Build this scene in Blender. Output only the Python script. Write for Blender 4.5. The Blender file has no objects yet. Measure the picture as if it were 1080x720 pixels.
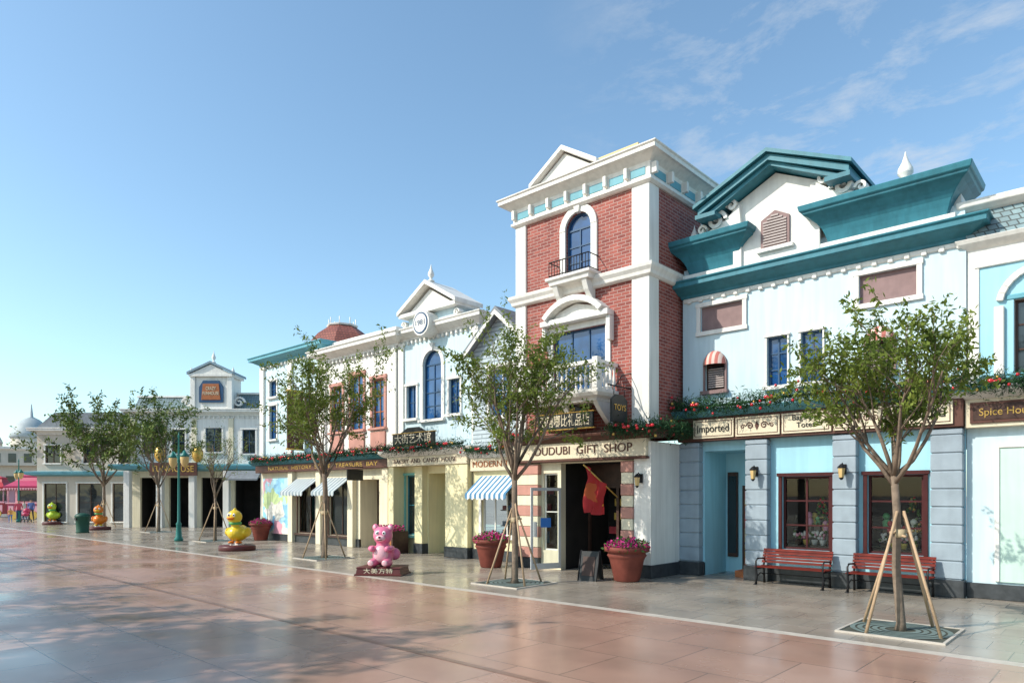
import bpy, math, random
import numpy as np
from mathutils import Vector, Matrix, Quaternion
random.seed(7)
sc=bpy.context.scene
sc.view_settings.view_transform='Standard'
sc.view_settings.look='None'
sc.view_settings.exposure=0
COL=sc.collection
PI=math.pi

# ------------------------------------------------------------ materials
def nt(name):
    m=bpy.data.materials.new(name); m.use_nodes=True
    t=m.node_tree; p=t.nodes['Principled BSDF']; p.inputs['Specular IOR Level'].default_value=.3
    return m,t,p
def N(t,typ,**k):
    n=t.nodes.new(typ)
    for a,b in k.items(): setattr(n,a,b)
    return n
def c4(c,f=1.0): return (min(c[0]*f,1),min(c[1]*f,1),min(c[2]*f,1),1)
def surf(t,p,rough,bump,bscale):
    if bump>0:
        tc=N(t,'ShaderNodeTexCoord')
        n=N(t,'ShaderNodeTexNoise'); n.inputs['Scale'].default_value=bscale; n.inputs['Detail'].default_value=1
        t.links.new(tc.outputs['Object'],n.inputs['Vector'])
        b=N(t,'ShaderNodeBump'); b.inputs['Strength'].default_value=bump; b.inputs['Distance'].default_value=.01
        t.links.new(n.outputs['Fac'],b.inputs['Height']); t.links.new(b.outputs[0],p.inputs['Normal'])
    p.inputs['Roughness'].default_value=rough
def varied(t,colsock_or_col,var,scale,streak=.0):
    """multiply colour with cloudy variation and vertical rain streaks"""
    tc=N(t,'ShaderNodeTexCoord')
    n=N(t,'ShaderNodeTexNoise'); n.inputs['Scale'].default_value=scale; n.inputs['Detail'].default_value=3
    t.links.new(tc.outputs['Object'],n.inputs['Vector'])
    mr=N(t,'ShaderNodeMapRange'); mr.inputs[1].default_value=.3; mr.inputs[2].default_value=.7
    mr.inputs[3].default_value=1-var; mr.inputs[4].default_value=1+var*.6
    t.links.new(n.outputs['Fac'],mr.inputs[0])
    last=mr.outputs[0]
    if streak>0:
        mp=N(t,'ShaderNodeMapping'); mp.inputs['Scale'].default_value=(5,5,.35)
        t.links.new(tc.outputs['Object'],mp.inputs[0])
        n2=N(t,'ShaderNodeTexNoise'); n2.inputs['Scale'].default_value=1.6; n2.inputs['Detail'].default_value=3
        t.links.new(mp.outputs[0],n2.inputs['Vector'])
        m2=N(t,'ShaderNodeMapRange'); m2.inputs[1].default_value=.35; m2.inputs[2].default_value=.6
        m2.inputs[3].default_value=1-streak; m2.inputs[4].default_value=1
        t.links.new(n2.outputs['Fac'],m2.inputs[0])
        mm=N(t,'ShaderNodeMath',operation='MULTIPLY'); t.links.new(last,mm.inputs[0]); t.links.new(m2.outputs[0],mm.inputs[1]); last=mm.outputs[0]
    mx=N(t,'ShaderNodeVectorMath',operation='SCALE')
    if isinstance(colsock_or_col,tuple): mx.inputs[0].default_value=colsock_or_col[:3]
    else: t.links.new(colsock_or_col,mx.inputs[0])
    t.links.new(last,mx.inputs['Scale'])
    return mx.outputs[0]
def M(name,col,rough=.6,var=.08,scale=1.5,bump=.12,bscale=40,metal=0,streak=.06,spec=.3):
    m,t,p=nt(name)
    t.links.new(varied(t,tuple(col),var,scale,streak),p.inputs['Base Color'])
    p.inputs['Metallic'].default_value=metal; p.inputs['Specular IOR Level'].default_value=spec
    surf(t,p,rough,bump,bscale)
    return m
def facade_uv(t):
    tc=N(t,'ShaderNodeTexCoord'); s=N(t,'ShaderNodeSeparateXYZ'); t.links.new(tc.outputs['Object'],s.inputs[0])
    a=N(t,'ShaderNodeMath',operation='ADD'); t.links.new(s.outputs[0],a.inputs[0]); t.links.new(s.outputs[1],a.inputs[1])
    c=N(t,'ShaderNodeCombineXYZ'); t.links.new(a.outputs[0],c.inputs[0]); t.links.new(s.outputs[2],c.inputs[1])
    return c.outputs[0],s,a
def Mbrick(name,c1,c2,mort,w,h,ms=.01,offset=.5,rough=.75,bump=.4,floor=False,streak=.1,var=.15,spec=.3):
    m,t,p=nt(name)
    b=N(t,'ShaderNodeTexBrick'); b.offset=offset
    if floor:
        tc=N(t,'ShaderNodeTexCoord'); t.links.new(tc.outputs['Object'],b.inputs['Vector'])
    else:
        u,_,_=facade_uv(t); t.links.new(u,b.inputs['Vector'])
    b.inputs['Color1'].default_value=c4(c1); b.inputs['Color2'].default_value=c4(c2); b.inputs['Mortar'].default_value=c4(mort)
    b.inputs['Scale'].default_value=1; b.inputs['Brick Width'].default_value=w; b.inputs['Row Height'].default_value=h
    b.inputs['Mortar Size'].default_value=ms; b.inputs['Mortar Smooth'].default_value=.1; b.inputs['Bias'].default_value=-.1
    t.links.new(varied(t,b.outputs['Color'],var,.8 if floor else 1.2,streak),p.inputs['Base Color'])
    bp=N(t,'ShaderNodeBump'); bp.inputs['Strength'].default_value=bump; bp.inputs['Distance'].default_value=.01; bp.invert=True
    t.links.new(b.outputs['Fac'],bp.inputs['Height'])
    t.links.new(bp.outputs[0],p.inputs['Normal']); p.inputs['Roughness'].default_value=rough; p.inputs['Specular IOR Level'].default_value=spec
    if floor:
        tc=N(t,'ShaderNodeTexCoord'); n2=N(t,'ShaderNodeTexNoise'); n2.inputs['Scale'].default_value=.55; n2.inputs['Detail'].default_value=5; t.links.new(tc.outputs['Object'],n2.inputs['Vector'])
        mr=N(t,'ShaderNodeMapRange'); mr.inputs[1].default_value=.35; mr.inputs[2].default_value=.65; mr.inputs[3].default_value=rough*.6; mr.inputs[4].default_value=rough*1.6
        t.links.new(n2.outputs['Fac'],mr.inputs[0]); t.links.new(mr.outputs[0],p.inputs['Roughness'])
    return m
def Mstripe(name,c1,c2,freq,axis=0,rough=.7):
    m,t,p=nt(name)
    tc=N(t,'ShaderNodeTexCoord'); s=N(t,'ShaderNodeSeparateXYZ'); t.links.new(tc.outputs['Object'],s.inputs[0])
    a=N(t,'ShaderNodeMath',operation='MULTIPLY'); a.inputs[1].default_value=freq; t.links.new(s.outputs[axis],a.inputs[0])
    f=N(t,'ShaderNodeMath',operation='FRACT'); t.links.new(a.outputs[0],f.inputs[0])
    g=N(t,'ShaderNodeMath',operation='GREATER_THAN'); g.inputs[1].default_value=.5; t.links.new(f.outputs[0],g.inputs[0])
    mx=N(t,'ShaderNodeMix',data_type='RGBA'); mx.inputs[6].default_value=c4(c1); mx.inputs[7].default_value=c4(c2)
    t.links.new(g.outputs[0],mx.inputs[0])
    t.links.new(varied(t,mx.outputs[2],.1,3,.05),p.inputs['Base Color']); p.inputs['Roughness'].default_value=rough
    return m
def Mglass(name,col,rough=.04):
    m,t,p=nt(name)
    t.links.new(varied(t,tuple(col),.5,1.3),p.inputs['Base Color'])
    p.inputs['Roughness'].default_value=rough; p.inputs['Specular IOR Level'].default_value=.7
    tc=N(t,'ShaderNodeTexCoord'); n=N(t,'ShaderNodeTexNoise'); n.inputs['Scale'].default_value=1.1
    t.links.new(tc.outputs['Object'],n.inputs['Vector'])
    b=N(t,'ShaderNodeBump'); b.inputs['Strength'].default_value=.12; b.inputs['Distance'].default_value=.05
    t.links.new(n.outputs['Fac'],b.inputs['Height']); t.links.new(b.outputs[0],p.inputs['Normal'])
    return m
def Mclear(name):
    m,t,p=nt(name); t.nodes.remove(p); out=t.nodes['Material Output']
    tr=N(t,'ShaderNodeBsdfTransparent'); tr.inputs[0].default_value=(.8,.85,.85,1)
    gl=N(t,'ShaderNodeBsdfGlossy'); gl.inputs['Roughness'].default_value=.02
    lw=N(t,'ShaderNodeFresnel'); lw.inputs[0].default_value=1.4
    mx=N(t,'ShaderNodeMixShader'); t.links.new(lw.outputs[0],mx.inputs[0]); t.links.new(tr.outputs[0],mx.inputs[1]); t.links.new(gl.outputs[0],mx.inputs[2])
    t.links.new(mx.outputs[0],out.inputs[0]); return m
def Mleaf(name,c1,c2,scale=2.5,trans=.35):
    m,t,p=nt(name); out=t.nodes['Material Output']
    tc=N(t,'ShaderNodeTexCoord'); n=N(t,'ShaderNodeTexNoise'); n.inputs['Scale'].default_value=scale; n.inputs['Detail'].default_value=4
    t.links.new(tc.outputs['Object'],n.inputs['Vector'])
    r=N(t,'ShaderNodeValToRGB'); r.color_ramp.elements[0].position=.35; r.color_ramp.elements[1].position=.65
    r.color_ramp.elements[0].color=c4(c1); r.color_ramp.elements[1].color=c4(c2)
    t.links.new(n.outputs['Fac'],r.inputs[0]); t.links.new(r.outputs[0],p.inputs['Base Color']); p.inputs['Roughness'].default_value=.6; p.inputs['Specular IOR Level'].default_value=.2
    if trans>0:
        tl=N(t,'ShaderNodeBsdfTranslucent'); t.links.new(r.outputs[0],tl.inputs[0])
        mx=N(t,'ShaderNodeMixShader'); mx.inputs[0].default_value=trans
        t.links.new(p.outputs[0],mx.inputs[1]); t.links.new(tl.outputs[0],mx.inputs[2]); t.links.new(mx.outputs[0],out.inputs[0])
    return m
def Mpatch(name,cols,scale=3,rough=.5):
    """poster / mural print : patches of colour"""
    m,t,p=nt(name); tc=N(t,'ShaderNodeTexCoord')
    n=N(t,'ShaderNodeTexVoronoi'); n.inputs['Scale'].default_value=scale
    n3=N(t,'ShaderNodeTexNoise'); n3.inputs['Scale'].default_value=scale*1.2
    mxv=N(t,'ShaderNodeVectorMath',operation='ADD'); t.links.new(tc.outputs['Object'],n3.inputs['Vector']); t.links.new(tc.outputs['Object'],mxv.inputs[0]); t.links.new(n3.outputs['Color'],mxv.inputs[1])
    t.links.new(mxv.outputs[0],n.inputs['Vector'])
    s=N(t,'ShaderNodeSeparateColor'); t.links.new(n.outputs['Color'],s.inputs[0])
    r=N(t,'ShaderNodeValToRGB'); r.color_ramp.interpolation='CONSTANT'
    while len(r.color_ramp.elements)<len(cols): r.color_ramp.elements.new(.5)
    for i,c in enumerate(cols):
        r.color_ramp.elements[i].position=i/len(cols); r.color_ramp.elements[i].color=c4(c)
    t.links.new(s.outputs[0],r.inputs[0]); t.links.new(r.outputs[0],p.inputs['Base Color']); p.inputs['Roughness'].default_value=rough
    return m

WHITE=M('white_plaster',(.77,.75,.70),.6,.07,1.2,streak=.12)
PALEB=M('pale_blue_stucco',(.54,.68,.73),.7,.06,1.1,streak=.1)
LBLUE=M('light_blue_stucco',(.33,.60,.70),.7,.06,1.1,streak=.08)
TEAL=M('teal_painted_moulding',(.04,.195,.25),.45,.14,2,streak=.16)
TEALL=M('teal_panel',(.12,.34,.41),.5,.1,2)
GREYP=M('grey_blue_stone',(.29,.35,.40),.7,.12,3,bump=.3)
DBASE=M('dark_granite_base',(.05,.055,.06),.35,.3,8)
BRICK=Mbrick('red_brick',(.35,.095,.072),(.21,.05,.042),(.38,.24,.21),.24,.085,.010)
CREAM=M('cream_plaster',(.74,.67,.50),.65,.06,1.2,streak=.1)
YELLOW=M('pale_yellow_plaster',(.78,.70,.43),.65,.06,1.2,streak=.08)
PINK=M('salmon_stone_block',(.50,.25,.20),.7,.12,3)
BROWN=M('dark_brown_wood',(.06,.03,.022),.5,.3,6)
DRED=M('maroon_wood',(.06,.013,.014),.55,.25,6,spec=.2)
ORANGE=M('orange_brown_wood',(.36,.12,.045),.55,.2,5)
MAUVE=M('mauve_shutter',(.24,.155,.15),.6,.12,5)
GREYR=M('grey_shingle_base',(.20,.22,.24),.7,.2,5)
SLATE=Mbrick('slate_shingle_roof',(.22,.31,.33),(.17,.24,.26),(.08,.1,.1),.16,.12,.012,.5,.6,.8)
REDT=Mbrick('red_roof_tiles',(.33,.11,.08),(.26,.085,.065),(.12,.05,.04),.18,.14,.012,.5,.6,.8)
SIDING=Mbrick('blue_grey_clapboard',(.48,.56,.60),(.45,.53,.57),(.22,.27,.3),9,.13,.014,.5,.6,1.0,var=.06)
GOLD=M('gold_leaf',(.60,.38,.10),.35,.15,8,metal=.6)
BLACK=M('black_sign_paint',(.018,.02,.02),.4,.2,6)
IRON=M('black_iron',(.02,.02,.022),.45,.2,8,metal=.4)
SIGNC=M('cream_sign_board',(.68,.60,.44),.5,.06,3)
BLUEG=Mglass('blue_window_glass',(.015,.07,.20))
DARKG=Mglass('dark_window_glass',(.02,.03,.035))
BFRAME=M('blue_window_frame',(.03,.08,.16),.45)
CLEAR=Mclear('shop_window_glass')
INT=M('shop_interior_wall',(.14,.11,.09),.8,.3,2)
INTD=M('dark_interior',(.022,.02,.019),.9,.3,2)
LOUV=M('louvre_slats',(.42,.36,.34),.6)
ALU=M('white_aluminium',(.6,.62,.63),.35,.05,metal=.3)
GOLDR=M('golden_roof',(.62,.47,.22),.5,.1)
WINE=M('brown_sign_panel',(.10,.042,.03),.5,.2,6)
GOODS=[M('goods_%d'%i,c,.6,.2,9) for i,c in enumerate([(.6,.08,.1),(.7,.5,.12),(.1,.3,.6),(.7,.3,.45),(.15,.45,.2),(.75,.72,.65),(.5,.2,.5)])]
RWSTR=Mstripe('red_white_awning',(.50,.16,.13),(.66,.50,.44),7.0)
BWSTR=Mstripe('blue_white_awning',(.08,.22,.38),(.75,.78,.78),5.0)
GWSTR=Mstripe('grey_white_awning',(.22,.28,.32),(.50,.54,.55),4.0)
TERR=M('terracotta_pot',(.20,.055,.04),.65,.25,4,spec=.2)
LEAF=Mleaf('locust_leaves',(.07,.115,.018),(.22,.275,.05),2.0,.35)
LEAFD=Mleaf('distant_tree_leaves',(.06,.10,.02),(.17,.22,.045),1.2,0)
GARL=Mleaf('pine_garland_needles',(.010,.035,.015),(.03,.09,.03),5,.0)
SHRUB=Mleaf('pot_plant_leaves',(.03,.09,.02),(.09,.18,.04),6,0)
FUCH=Mleaf('fuchsia_petals',(.50,.015,.16),(.75,.08,.34),7,.3)
BARK=M('tree_bark',(.20,.15,.11),.85,.3,9,bump=.8,bscale=30)
POLE=M('peeled_wood_stake',(.46,.32,.20),.75,.2,6,bump=.3)
RWOOD=M('red_bench_wood',(.14,.018,.012),.6,.3,5,spec=.12)
RBALL=M('red_bauble',(.5,.02,.03),.15,.05,spec=.5)
TPOLE=M('green_lamp_paint',(.02,.16,.14),.4,.1)
PETAL=M('white_silk_flower',(.75,.7,.68),.6,.1,9); PETP=M('pink_silk_flower',(.75,.3,.4),.6,.1,9)
ROPE=M('rope_tie',(.4,.32,.2))

# ------------------------------------------------------------ geometry collector
class G:
    def __init__(s): s.v=[];s.f=[];s.m=[];s.sm=[];s.mats=[]
    def mi(s,mat):
        if mat not in s.mats: s.mats.append(mat)
        return s.mats.index(mat)
    def add(s,vs,fs,mat,smooth=False):
        o=len(s.v); s.v.extend([tuple(v) for v in vs]); k=s.mi(mat)
        for f in fs: s.f.append(tuple(i+o for i in f)); s.m.append(k); s.sm.append(smooth)
    def box(s,x0,x1,y0,y1,z0,z1,mat):
        if x0>x1:x0,x1=x1,x0
        if y0>y1:y0,y1=y1,y0
        if z0>z1:z0,z1=z1,z0
        s.add([(x0,y0,z0),(x1,y0,z0),(x1,y1,z0),(x0,y1,z0),(x0,y0,z1),(x1,y0,z1),(x1,y1,z1),(x0,y1,z1)],
              [(0,3,2,1),(4,5,6,7),(0,1,5,4),(1,2,6,5),(2,3,7,6),(3,0,4,7)],mat)
    def quad(s,a,b,c,d,mat): s.add([a,b,c,d],[(0,1,2,3)],mat)
    def prism(s,pts,y0,y1,mat,smooth=False):
        n=len(pts); A=sum(pts[i][0]*pts[(i+1)%n][1]-pts[(i+1)%n][0]*pts[i][1] for i in range(n))
        if A<0: pts=pts[::-1]
        vs=[(x,y0,z) for x,z in pts]+[(x,y1,z) for x,z in pts]
        fs=[tuple(range(n)),tuple(range(2*n-1,n-1,-1))]+[((i+1)%n,i,i+n,(i+1)%n+n) for i in range(n)]
        s.add(vs,fs,mat,smooth)
    def prismx(s,pts,x0,x1,mat):
        n=len(pts); A=sum(pts[i][0]*pts[(i+1)%n][1]-pts[(i+1)%n][0]*pts[i][1] for i in range(n))
        if A<0: pts=pts[::-1]
        vs=[(x1,y,z) for y,z in pts]+[(x0,y,z) for y,z in pts]
        fs=[tuple(range(n)),tuple(range(2*n-1,n-1,-1))]+[((i+1)%n,i,i+n,(i+1)%n+n) for i in range(n)]
        s.add(vs,fs,mat)
    def loft(s,x0,x1,y0,y1,prof,mat,back=False,caps=True):
        """moulding running round a rectangle : prof=[(z,projection)..]"""
        vs=[]
        for z,p in prof:
            yb=y1+(p if back else 0)
            vs+= [(x0-p,y0-p,z),(x1+p,y0-p,z),(x1+p,yb,z),(x0-p,yb,z)]
        fs=[]
        for i in range(len(prof)-1):
            for k in range(4):
                a=i*4+k;b=i*4+(k+1)%4; fs.append((a,b,b+4,a+4))
        if caps:
            fs.append((3,2,1,0)); l=(len(prof)-1)*4; fs.append((l,l+1,l+2,l+3))
        s.add(vs,fs,mat)
    def lathe(s,cx,cy,prof,mat,n=18,smooth=True,sx=1,sy=1):
        vs=[]
        for r,z in prof:
            for i in range(n):
                a=2*PI*i/n; vs.append((cx+r*sx*math.cos(a),cy+r*sy*math.sin(a),z))
        fs=[]
        for j in range(len(prof)-1):
            for i in range(n):
                a=j*n+i;b=j*n+(i+1)%n; fs.append((a,b,b+n,a+n))
        fs.append(tuple(range(n-1,-1,-1))); l=(len(prof)-1)*n; fs.append(tuple(range(l,l+n)))
        s.add(vs,fs,mat,smooth)
    def tube(s,pts,rad,mat,n=6,smooth=True):
        if not isinstance(rad,(list,tuple)): rad=[rad]*len(pts)
        pts=[Vector(p) for p in pts]; vs=[];fs=[]
        for i,p in enumerate(pts):
            d=(pts[min(i+1,len(pts)-1)]-pts[max(i-1,0)]).normalized()
            u=d.cross(Vector((0.13,.31,1)) if abs(d.z)<.9 else Vector((1,.1,0))).normalized(); w=d.cross(u)
            for k in range(n):
                a=2*PI*k/n; vs.append(p+(u*math.cos(a)+w*math.sin(a))*rad[i])
        for j in range(len(pts)-1):
            for k in range(n):
                a=j*n+k;b=j*n+(k+1)%n; fs.append((a,b,b+n,a+n))
        fs.append(tuple(range(n-1,-1,-1))); l=(len(pts)-1)*n; fs.append(tuple(range(l,l+n)))
        s.add(vs,fs,mat,smooth)
    def ell(s,c,r,mat,u=14,v=9,rot=None):
        vs=[];fs=[]
        if isinstance(r,(int,float)): r=(r,r,r)
        for j in range(v+1):
            th=PI*j/v
            for i in range(u):
                a=2*PI*i/u; q=Vector((r[0]*math.sin(th)*math.cos(a),r[1]*math.sin(th)*math.sin(a),r[2]*math.cos(th)))
                if rot: q=rot@q
                vs.append(Vector(c)+q)
        for j in range(v):
            for i in range(u):
                a=j*u+i;b=j*u+(i+1)%u; fs.append((a,a+u,b+u,b))
        s.add(vs,fs,mat,True)
    def obj(s,name,parent=None,bevel=0):
        me=bpy.data.meshes.new(name); me.from_pydata([tuple(v) for v in s.v],[],s.f)
        for m in s.mats: me.materials.append(m)
        me.polygons.foreach_set('material_index',s.m); me.polygons.foreach_set('use_smooth',s.sm)
        me.validate(); me.update()
        o=bpy.data.objects.new(name,me); COL.objects.link(o)
        if parent: o.parent=parent
        if bevel>0:
            b=o.modifiers.new('bevel','BEVEL'); b.width=bevel; b.segments=1; b.limit_method='ANGLE'; b.angle_limit=math.radians(40)
        return o
def empty(name,loc=(0,0,0),rz=0):
    e=bpy.data.objects.new(name,None); COL.objects.link(e); e.location=loc; e.rotation_euler=(0,0,rz); e.empty_display_size=.3; return e
def text(parent,name,s,x,y,z,size,mat,width=None,rot=(PI/2,0,0),ext=.006):
    cu=bpy.data.curves.new(name,'FONT'); cu.body=s; cu.size=size; cu.extrude=ext; cu.align_x='CENTER'; cu.align_y='CENTER'
    o=bpy.data.objects.new(name,cu); COL.objects.link(o); cu.materials.append(mat)
    o.location=(x,y,z); o.rotation_euler=rot
    if width:
        bpy.context.view_layer.update()
        w=o.dimensions.x
        if w>0: o.scale=(width/w,1,1)
    o.parent=parent
    return o

class Bld:
    def __init__(s,name,loc=(0,0,0),rz=0): s.e=empty(name,loc,rz); s.p={}
    def __getitem__(s,k):
        if k not in s.p: s.p[k]=G()
        return s.p[k]
    def done(s):
        for k,g in s.p.items(): g.obj(k,s.e,.012 if k in('trim','cornice','pilasters','signs','plinth') else 0)

def wall(g,x0,x1,z0,z1,y,mat,ops=(),depth=.16,rmat=None):
    xs=sorted(set([x0,x1]+[v for o in ops for v in (o[0],o[1])])); zs=sorted(set([z0,z1]+[v for o in ops for v in (o[2],o[3])]))
    for i in range(len(xs)-1):
        for j in range(len(zs)-1):
            cx=(xs[i]+xs[i+1])/2; cz=(zs[j]+zs[j+1])/2
            if any(o[0]<cx<o[1] and o[2]<cz<o[3] for o in ops): continue
            g.quad((xs[i],y,zs[j]),(xs[i+1],y,zs[j]),(xs[i+1],y,zs[j+1]),(xs[i],y,zs[j+1]),mat)
    for o in ops:
        d=o[4] if len(o)>4 else depth
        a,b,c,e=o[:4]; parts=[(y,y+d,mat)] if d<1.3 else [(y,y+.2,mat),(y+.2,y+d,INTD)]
        for ya,Y,mt in parts:
            g.quad((a,ya,c),(a,Y,c),(a,Y,e),(a,ya,e),mt); g.quad((b,Y,c),(b,ya,c),(b,ya,e),(b,Y,e),mt)
            g.quad((a,ya,e),(a,Y,e),(b,Y,e),(b,ya,e),mt)
            if c>0.02: g.quad((a,Y,c),(a,ya,c),(b,ya,c),(b,Y,c),mt)
def shell(g,x0,x1,y0,y1,z0,z1,mat,top=None):
    """side walls, back wall, roof deck"""
    g.quad((x0,y1,z0),(x0,y0,z0),(x0,y0,z1),(x0,y1,z1),mat)
    g.quad((x1,y0,z0),(x1,y1,z0),(x1,y1,z1),(x1,y0,z1),mat)
    g.quad((x1,y1,z0),(x0,y1,z0),(x0,y1,z1),(x1,y1,z1),mat)
    g.quad((x0,y0,z1),(x1,y0,z1),(x1,y1,z1),(x0,y1,z1),top or mat)
def archring(g,cx,zc,r0,r1,y0,y1,mat,n=14,a0=0,a1=PI):
    for i in range(n):
        a=a0+(a1-a0)*i/n; b=a0+(a1-a0)*(i+1)/n
        g.prism([(cx+r0*math.cos(a),zc+r0*math.sin(a)),(cx+r1*math.cos(a),zc+r1*math.sin(a)),(cx+r1*math.cos(b),zc+r1*math.sin(b)),(cx+r0*math.cos(b),zc+r0*math.sin(b))],y0,y1,mat)
def window(b,x0,x1,z0,z1,y,nx=2,nz=2,fm=None,gm=None,fw=.045,rec=.1,arch=False,wm=None,sur=None,sw=.11,sill=True,keystone=False):
    g=b['windows']; fm=fm or BROWN; gm=gm or DARKG; t=b['trim']
    yg=y+rec; zr=z1
    cx=(x0+x1)/2; r=(x1-x0)/2
    if arch:
        zc=z1-r
        pts=[(x0,z0),(x1,z0)]+[(cx+r*math.cos(PI*i/14),zc+r*math.sin(PI*i/14)) for i in range(15)]
        g.add([(px,yg,pz) for px,pz in pts],[tuple(range(len(pts)))],gm)
        for i in range(14):
            a=PI*i/14;c=PI*(i+1)/14
            g2=b['walls']
            g2.prism([(cx+r*math.cos(a),zc+r*math.sin(a)),(cx+r*math.cos(c),zc+r*math.sin(c)),(cx+r*math.cos(c),z1),(cx+r*math.cos(a),z1)],y,y+.14,wm)
        archring(g,cx,zc,r-fw,r-.002,yg-.035,yg+.012,fm)
        g.box(x0,x1,yg-.03,yg+.01,zc-fw/2,zc+fw/2,fm)
        zr=zc-fw/2-.002
    else:
        g.quad((x0,yg,z0),(x1,yg,z0),(x1,yg,z1),(x0,yg,z1),gm)
        g.box(x0+fw,x1-fw,yg-.035,yg+.01,z1-fw,z1-.001,fm)
    g.box(x0+.001,x0+fw,yg-.036,yg+.01,z0,zr,fm); g.box(x1-fw,x1-.001,yg-.036,yg+.01,z0,zr,fm)
    g.box(x0+fw,x1-fw,yg-.035,yg+.01,z0+.001,z0+fw,fm)
    for i in range(1,nx):
        xx=x0+(x1-x0)*i/nx; g.box(xx-fw*.4,xx+fw*.4,yg-.028,yg+.01,z0+fw,zr if arch else z1-fw,fm)
    for j in range(1,nz):
        zz=z0+(zr-z0)*j/nz; g.box(x0+fw,x1-fw,yg-.024,yg+.008,zz-fw*.35,zz+fw*.35,fm)
    if sur:
        if arch:
            archring(t,cx,z1-r,r+.004,r+sw,y-.06,y+.05,sur)
            t.box(x0-sw,x0-.004,y-.05,y+.05,z0,z1-r,sur); t.box(x1+.004,x1+sw,y-.05,y+.05,z0,z1-r,sur)
            if keystone: t.prism([(cx-.07,z1-.02),(cx+.07,z1-.02),(cx+.12,z1+sw+.1),(cx-.12,z1+sw+.1)],y-.11,y+.03,sur)
        else:
            t.box(x0-sw,x0-.004,y-.045,y+.05,z0,z1,sur); t.box(x1+.004,x1+sw,y-.045,y+.05,z0,z1,sur)
            t.box(x0-sw-.03,x1+sw+.03,y-.07,y+.05,z1+.003,z1+sw,sur)
    if sill: t.box(x0-sw-.04,x1+sw+.04,y-.13,y+.08,z0-.09,z0-.003,sur or WHITE)
CORN=[(0,0.02),(.0,.05),(.06,.06),(.10,.12),(.16,.22),(.2,.30),(.2,.36),(.30,.36),(.33,.40),(.36,.40),(.38,.3)]
def cornice(g,x0,x1,y0,y1,z,mat,s=1.0,sp=1.0,back=False):
    g.loft(x0,x1,y0,y1,[(z+a*s,p*sp) for a,p in CORN],mat,back)
def dentils(g,x0,x1,y,z0,z1,proj,mat,step=.2,w=.09):
    n=int((x1-x0)/step)
    for i in range(n+1):
        xx=x0+(x1-x0)*i/n; g.box(xx-w/2,xx+w/2,y-proj,y+.02,z0,z1,mat)
def scroll(g,cx,cz,r,y0,y1,mat,flip=1,turns=1.4,th=.06):
    n=26; prev=None
    for i in range(n+1):
        a=turns*2*PI*i/n; rr=r*(1-.75*i/n); p=(cx+flip*rr*math.cos(a),cz+rr*math.sin(a)); q=(cx+flip*(rr-th)*math.cos(a),cz+(rr-th)*math.sin(a))
        if prev: g.prism([prev[0],p,q,prev[1]],y0,y1,mat)
        prev=(p,q)
def chevron(g,cx,zb,zt,hw,th,y0,y1,mat):
    g.prism([(cx-hw,zb),(cx,zt),(cx,zt-th),(cx-hw,zb-th)],y0,y1,mat); g.prism([(cx,zt),(cx+hw,zb),(cx+hw,zb-th),(cx,zt-th)],y0,y1,mat)
def finial(g,cx,cy,z,h,mat,r=.1):
    g.lathe(cx,cy,[(r*1.1,z),(r*1.1,z+.08*h),(r*.5,z+.14*h),(r*.4,z+.22*h),(r,z+.38*h),(r*.95,z+.5*h),(r*.45,z+.7*h),(r*.12,z+.92*h),(.01,z+h)],mat,12)
def awning(g,x0,x1,y,z0,z1,proj,mat):
    g.prismx([(y,z1),(y-proj,z0),(y-proj,z0-.03),(y,z1-.04)],x0,x1,mat)
    n=max(int((x1-x0)/.2),2)
    for i in range(n):
        a=x0+(x1-x0)*i/n;b=x0+(x1-x0)*(i+1)/n
        g.prism([(a,z0-.03),(b,z0-.03),(b,z0-.13),((a+b)/2,z0-.19),(a,z0-.13)],y-proj-.012,y-proj+.004,mat)
def plinthed(b,x0,x1,y,ops,h=.32,mat=None):
    mat=mat or DBASE; cuts=sorted([(o[0],o[1]) for o in ops if o[2]<.1]); xs=x0
    for a,c in cuts:
        if a>xs: b['plinth'].box(xs,a,y-.05,y+.05,0,h,mat)
        xs=c
    if x1>xs: b['plinth'].box(xs,x1,y-.05,y+.05,0,h,mat)
def interior(b,x0,x1,y,z1,depth=1.6,seed=0):
    R=random.Random(seed+int(x0*10)); g=b['interior']
    g.box(x0,x1,y+depth,y+depth+.1,0,z1,INT); g.box(x0,x1,y+.2,y+depth,.0,.05,INT); g.box(x0,x1,y+.2,y+depth,z1,z1+.08,INTD)
    for zz in (.5,1.0,1.5,2.0):
        g.box(x0+.05,x1-.05,y+depth-.4,y+depth-.01,zz,zz+.03,BROWN)
        xx=x0+.1
        while xx<x1-.25:
            w=R.uniform(.08,.2); h=R.uniform(.12,.38); g.box(xx,xx+w,y+depth-.36,y+depth-.08,zz+.03,zz+.03+h,R.choice(GOODS)); xx+=w+R.uniform(.02,.12)
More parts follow.
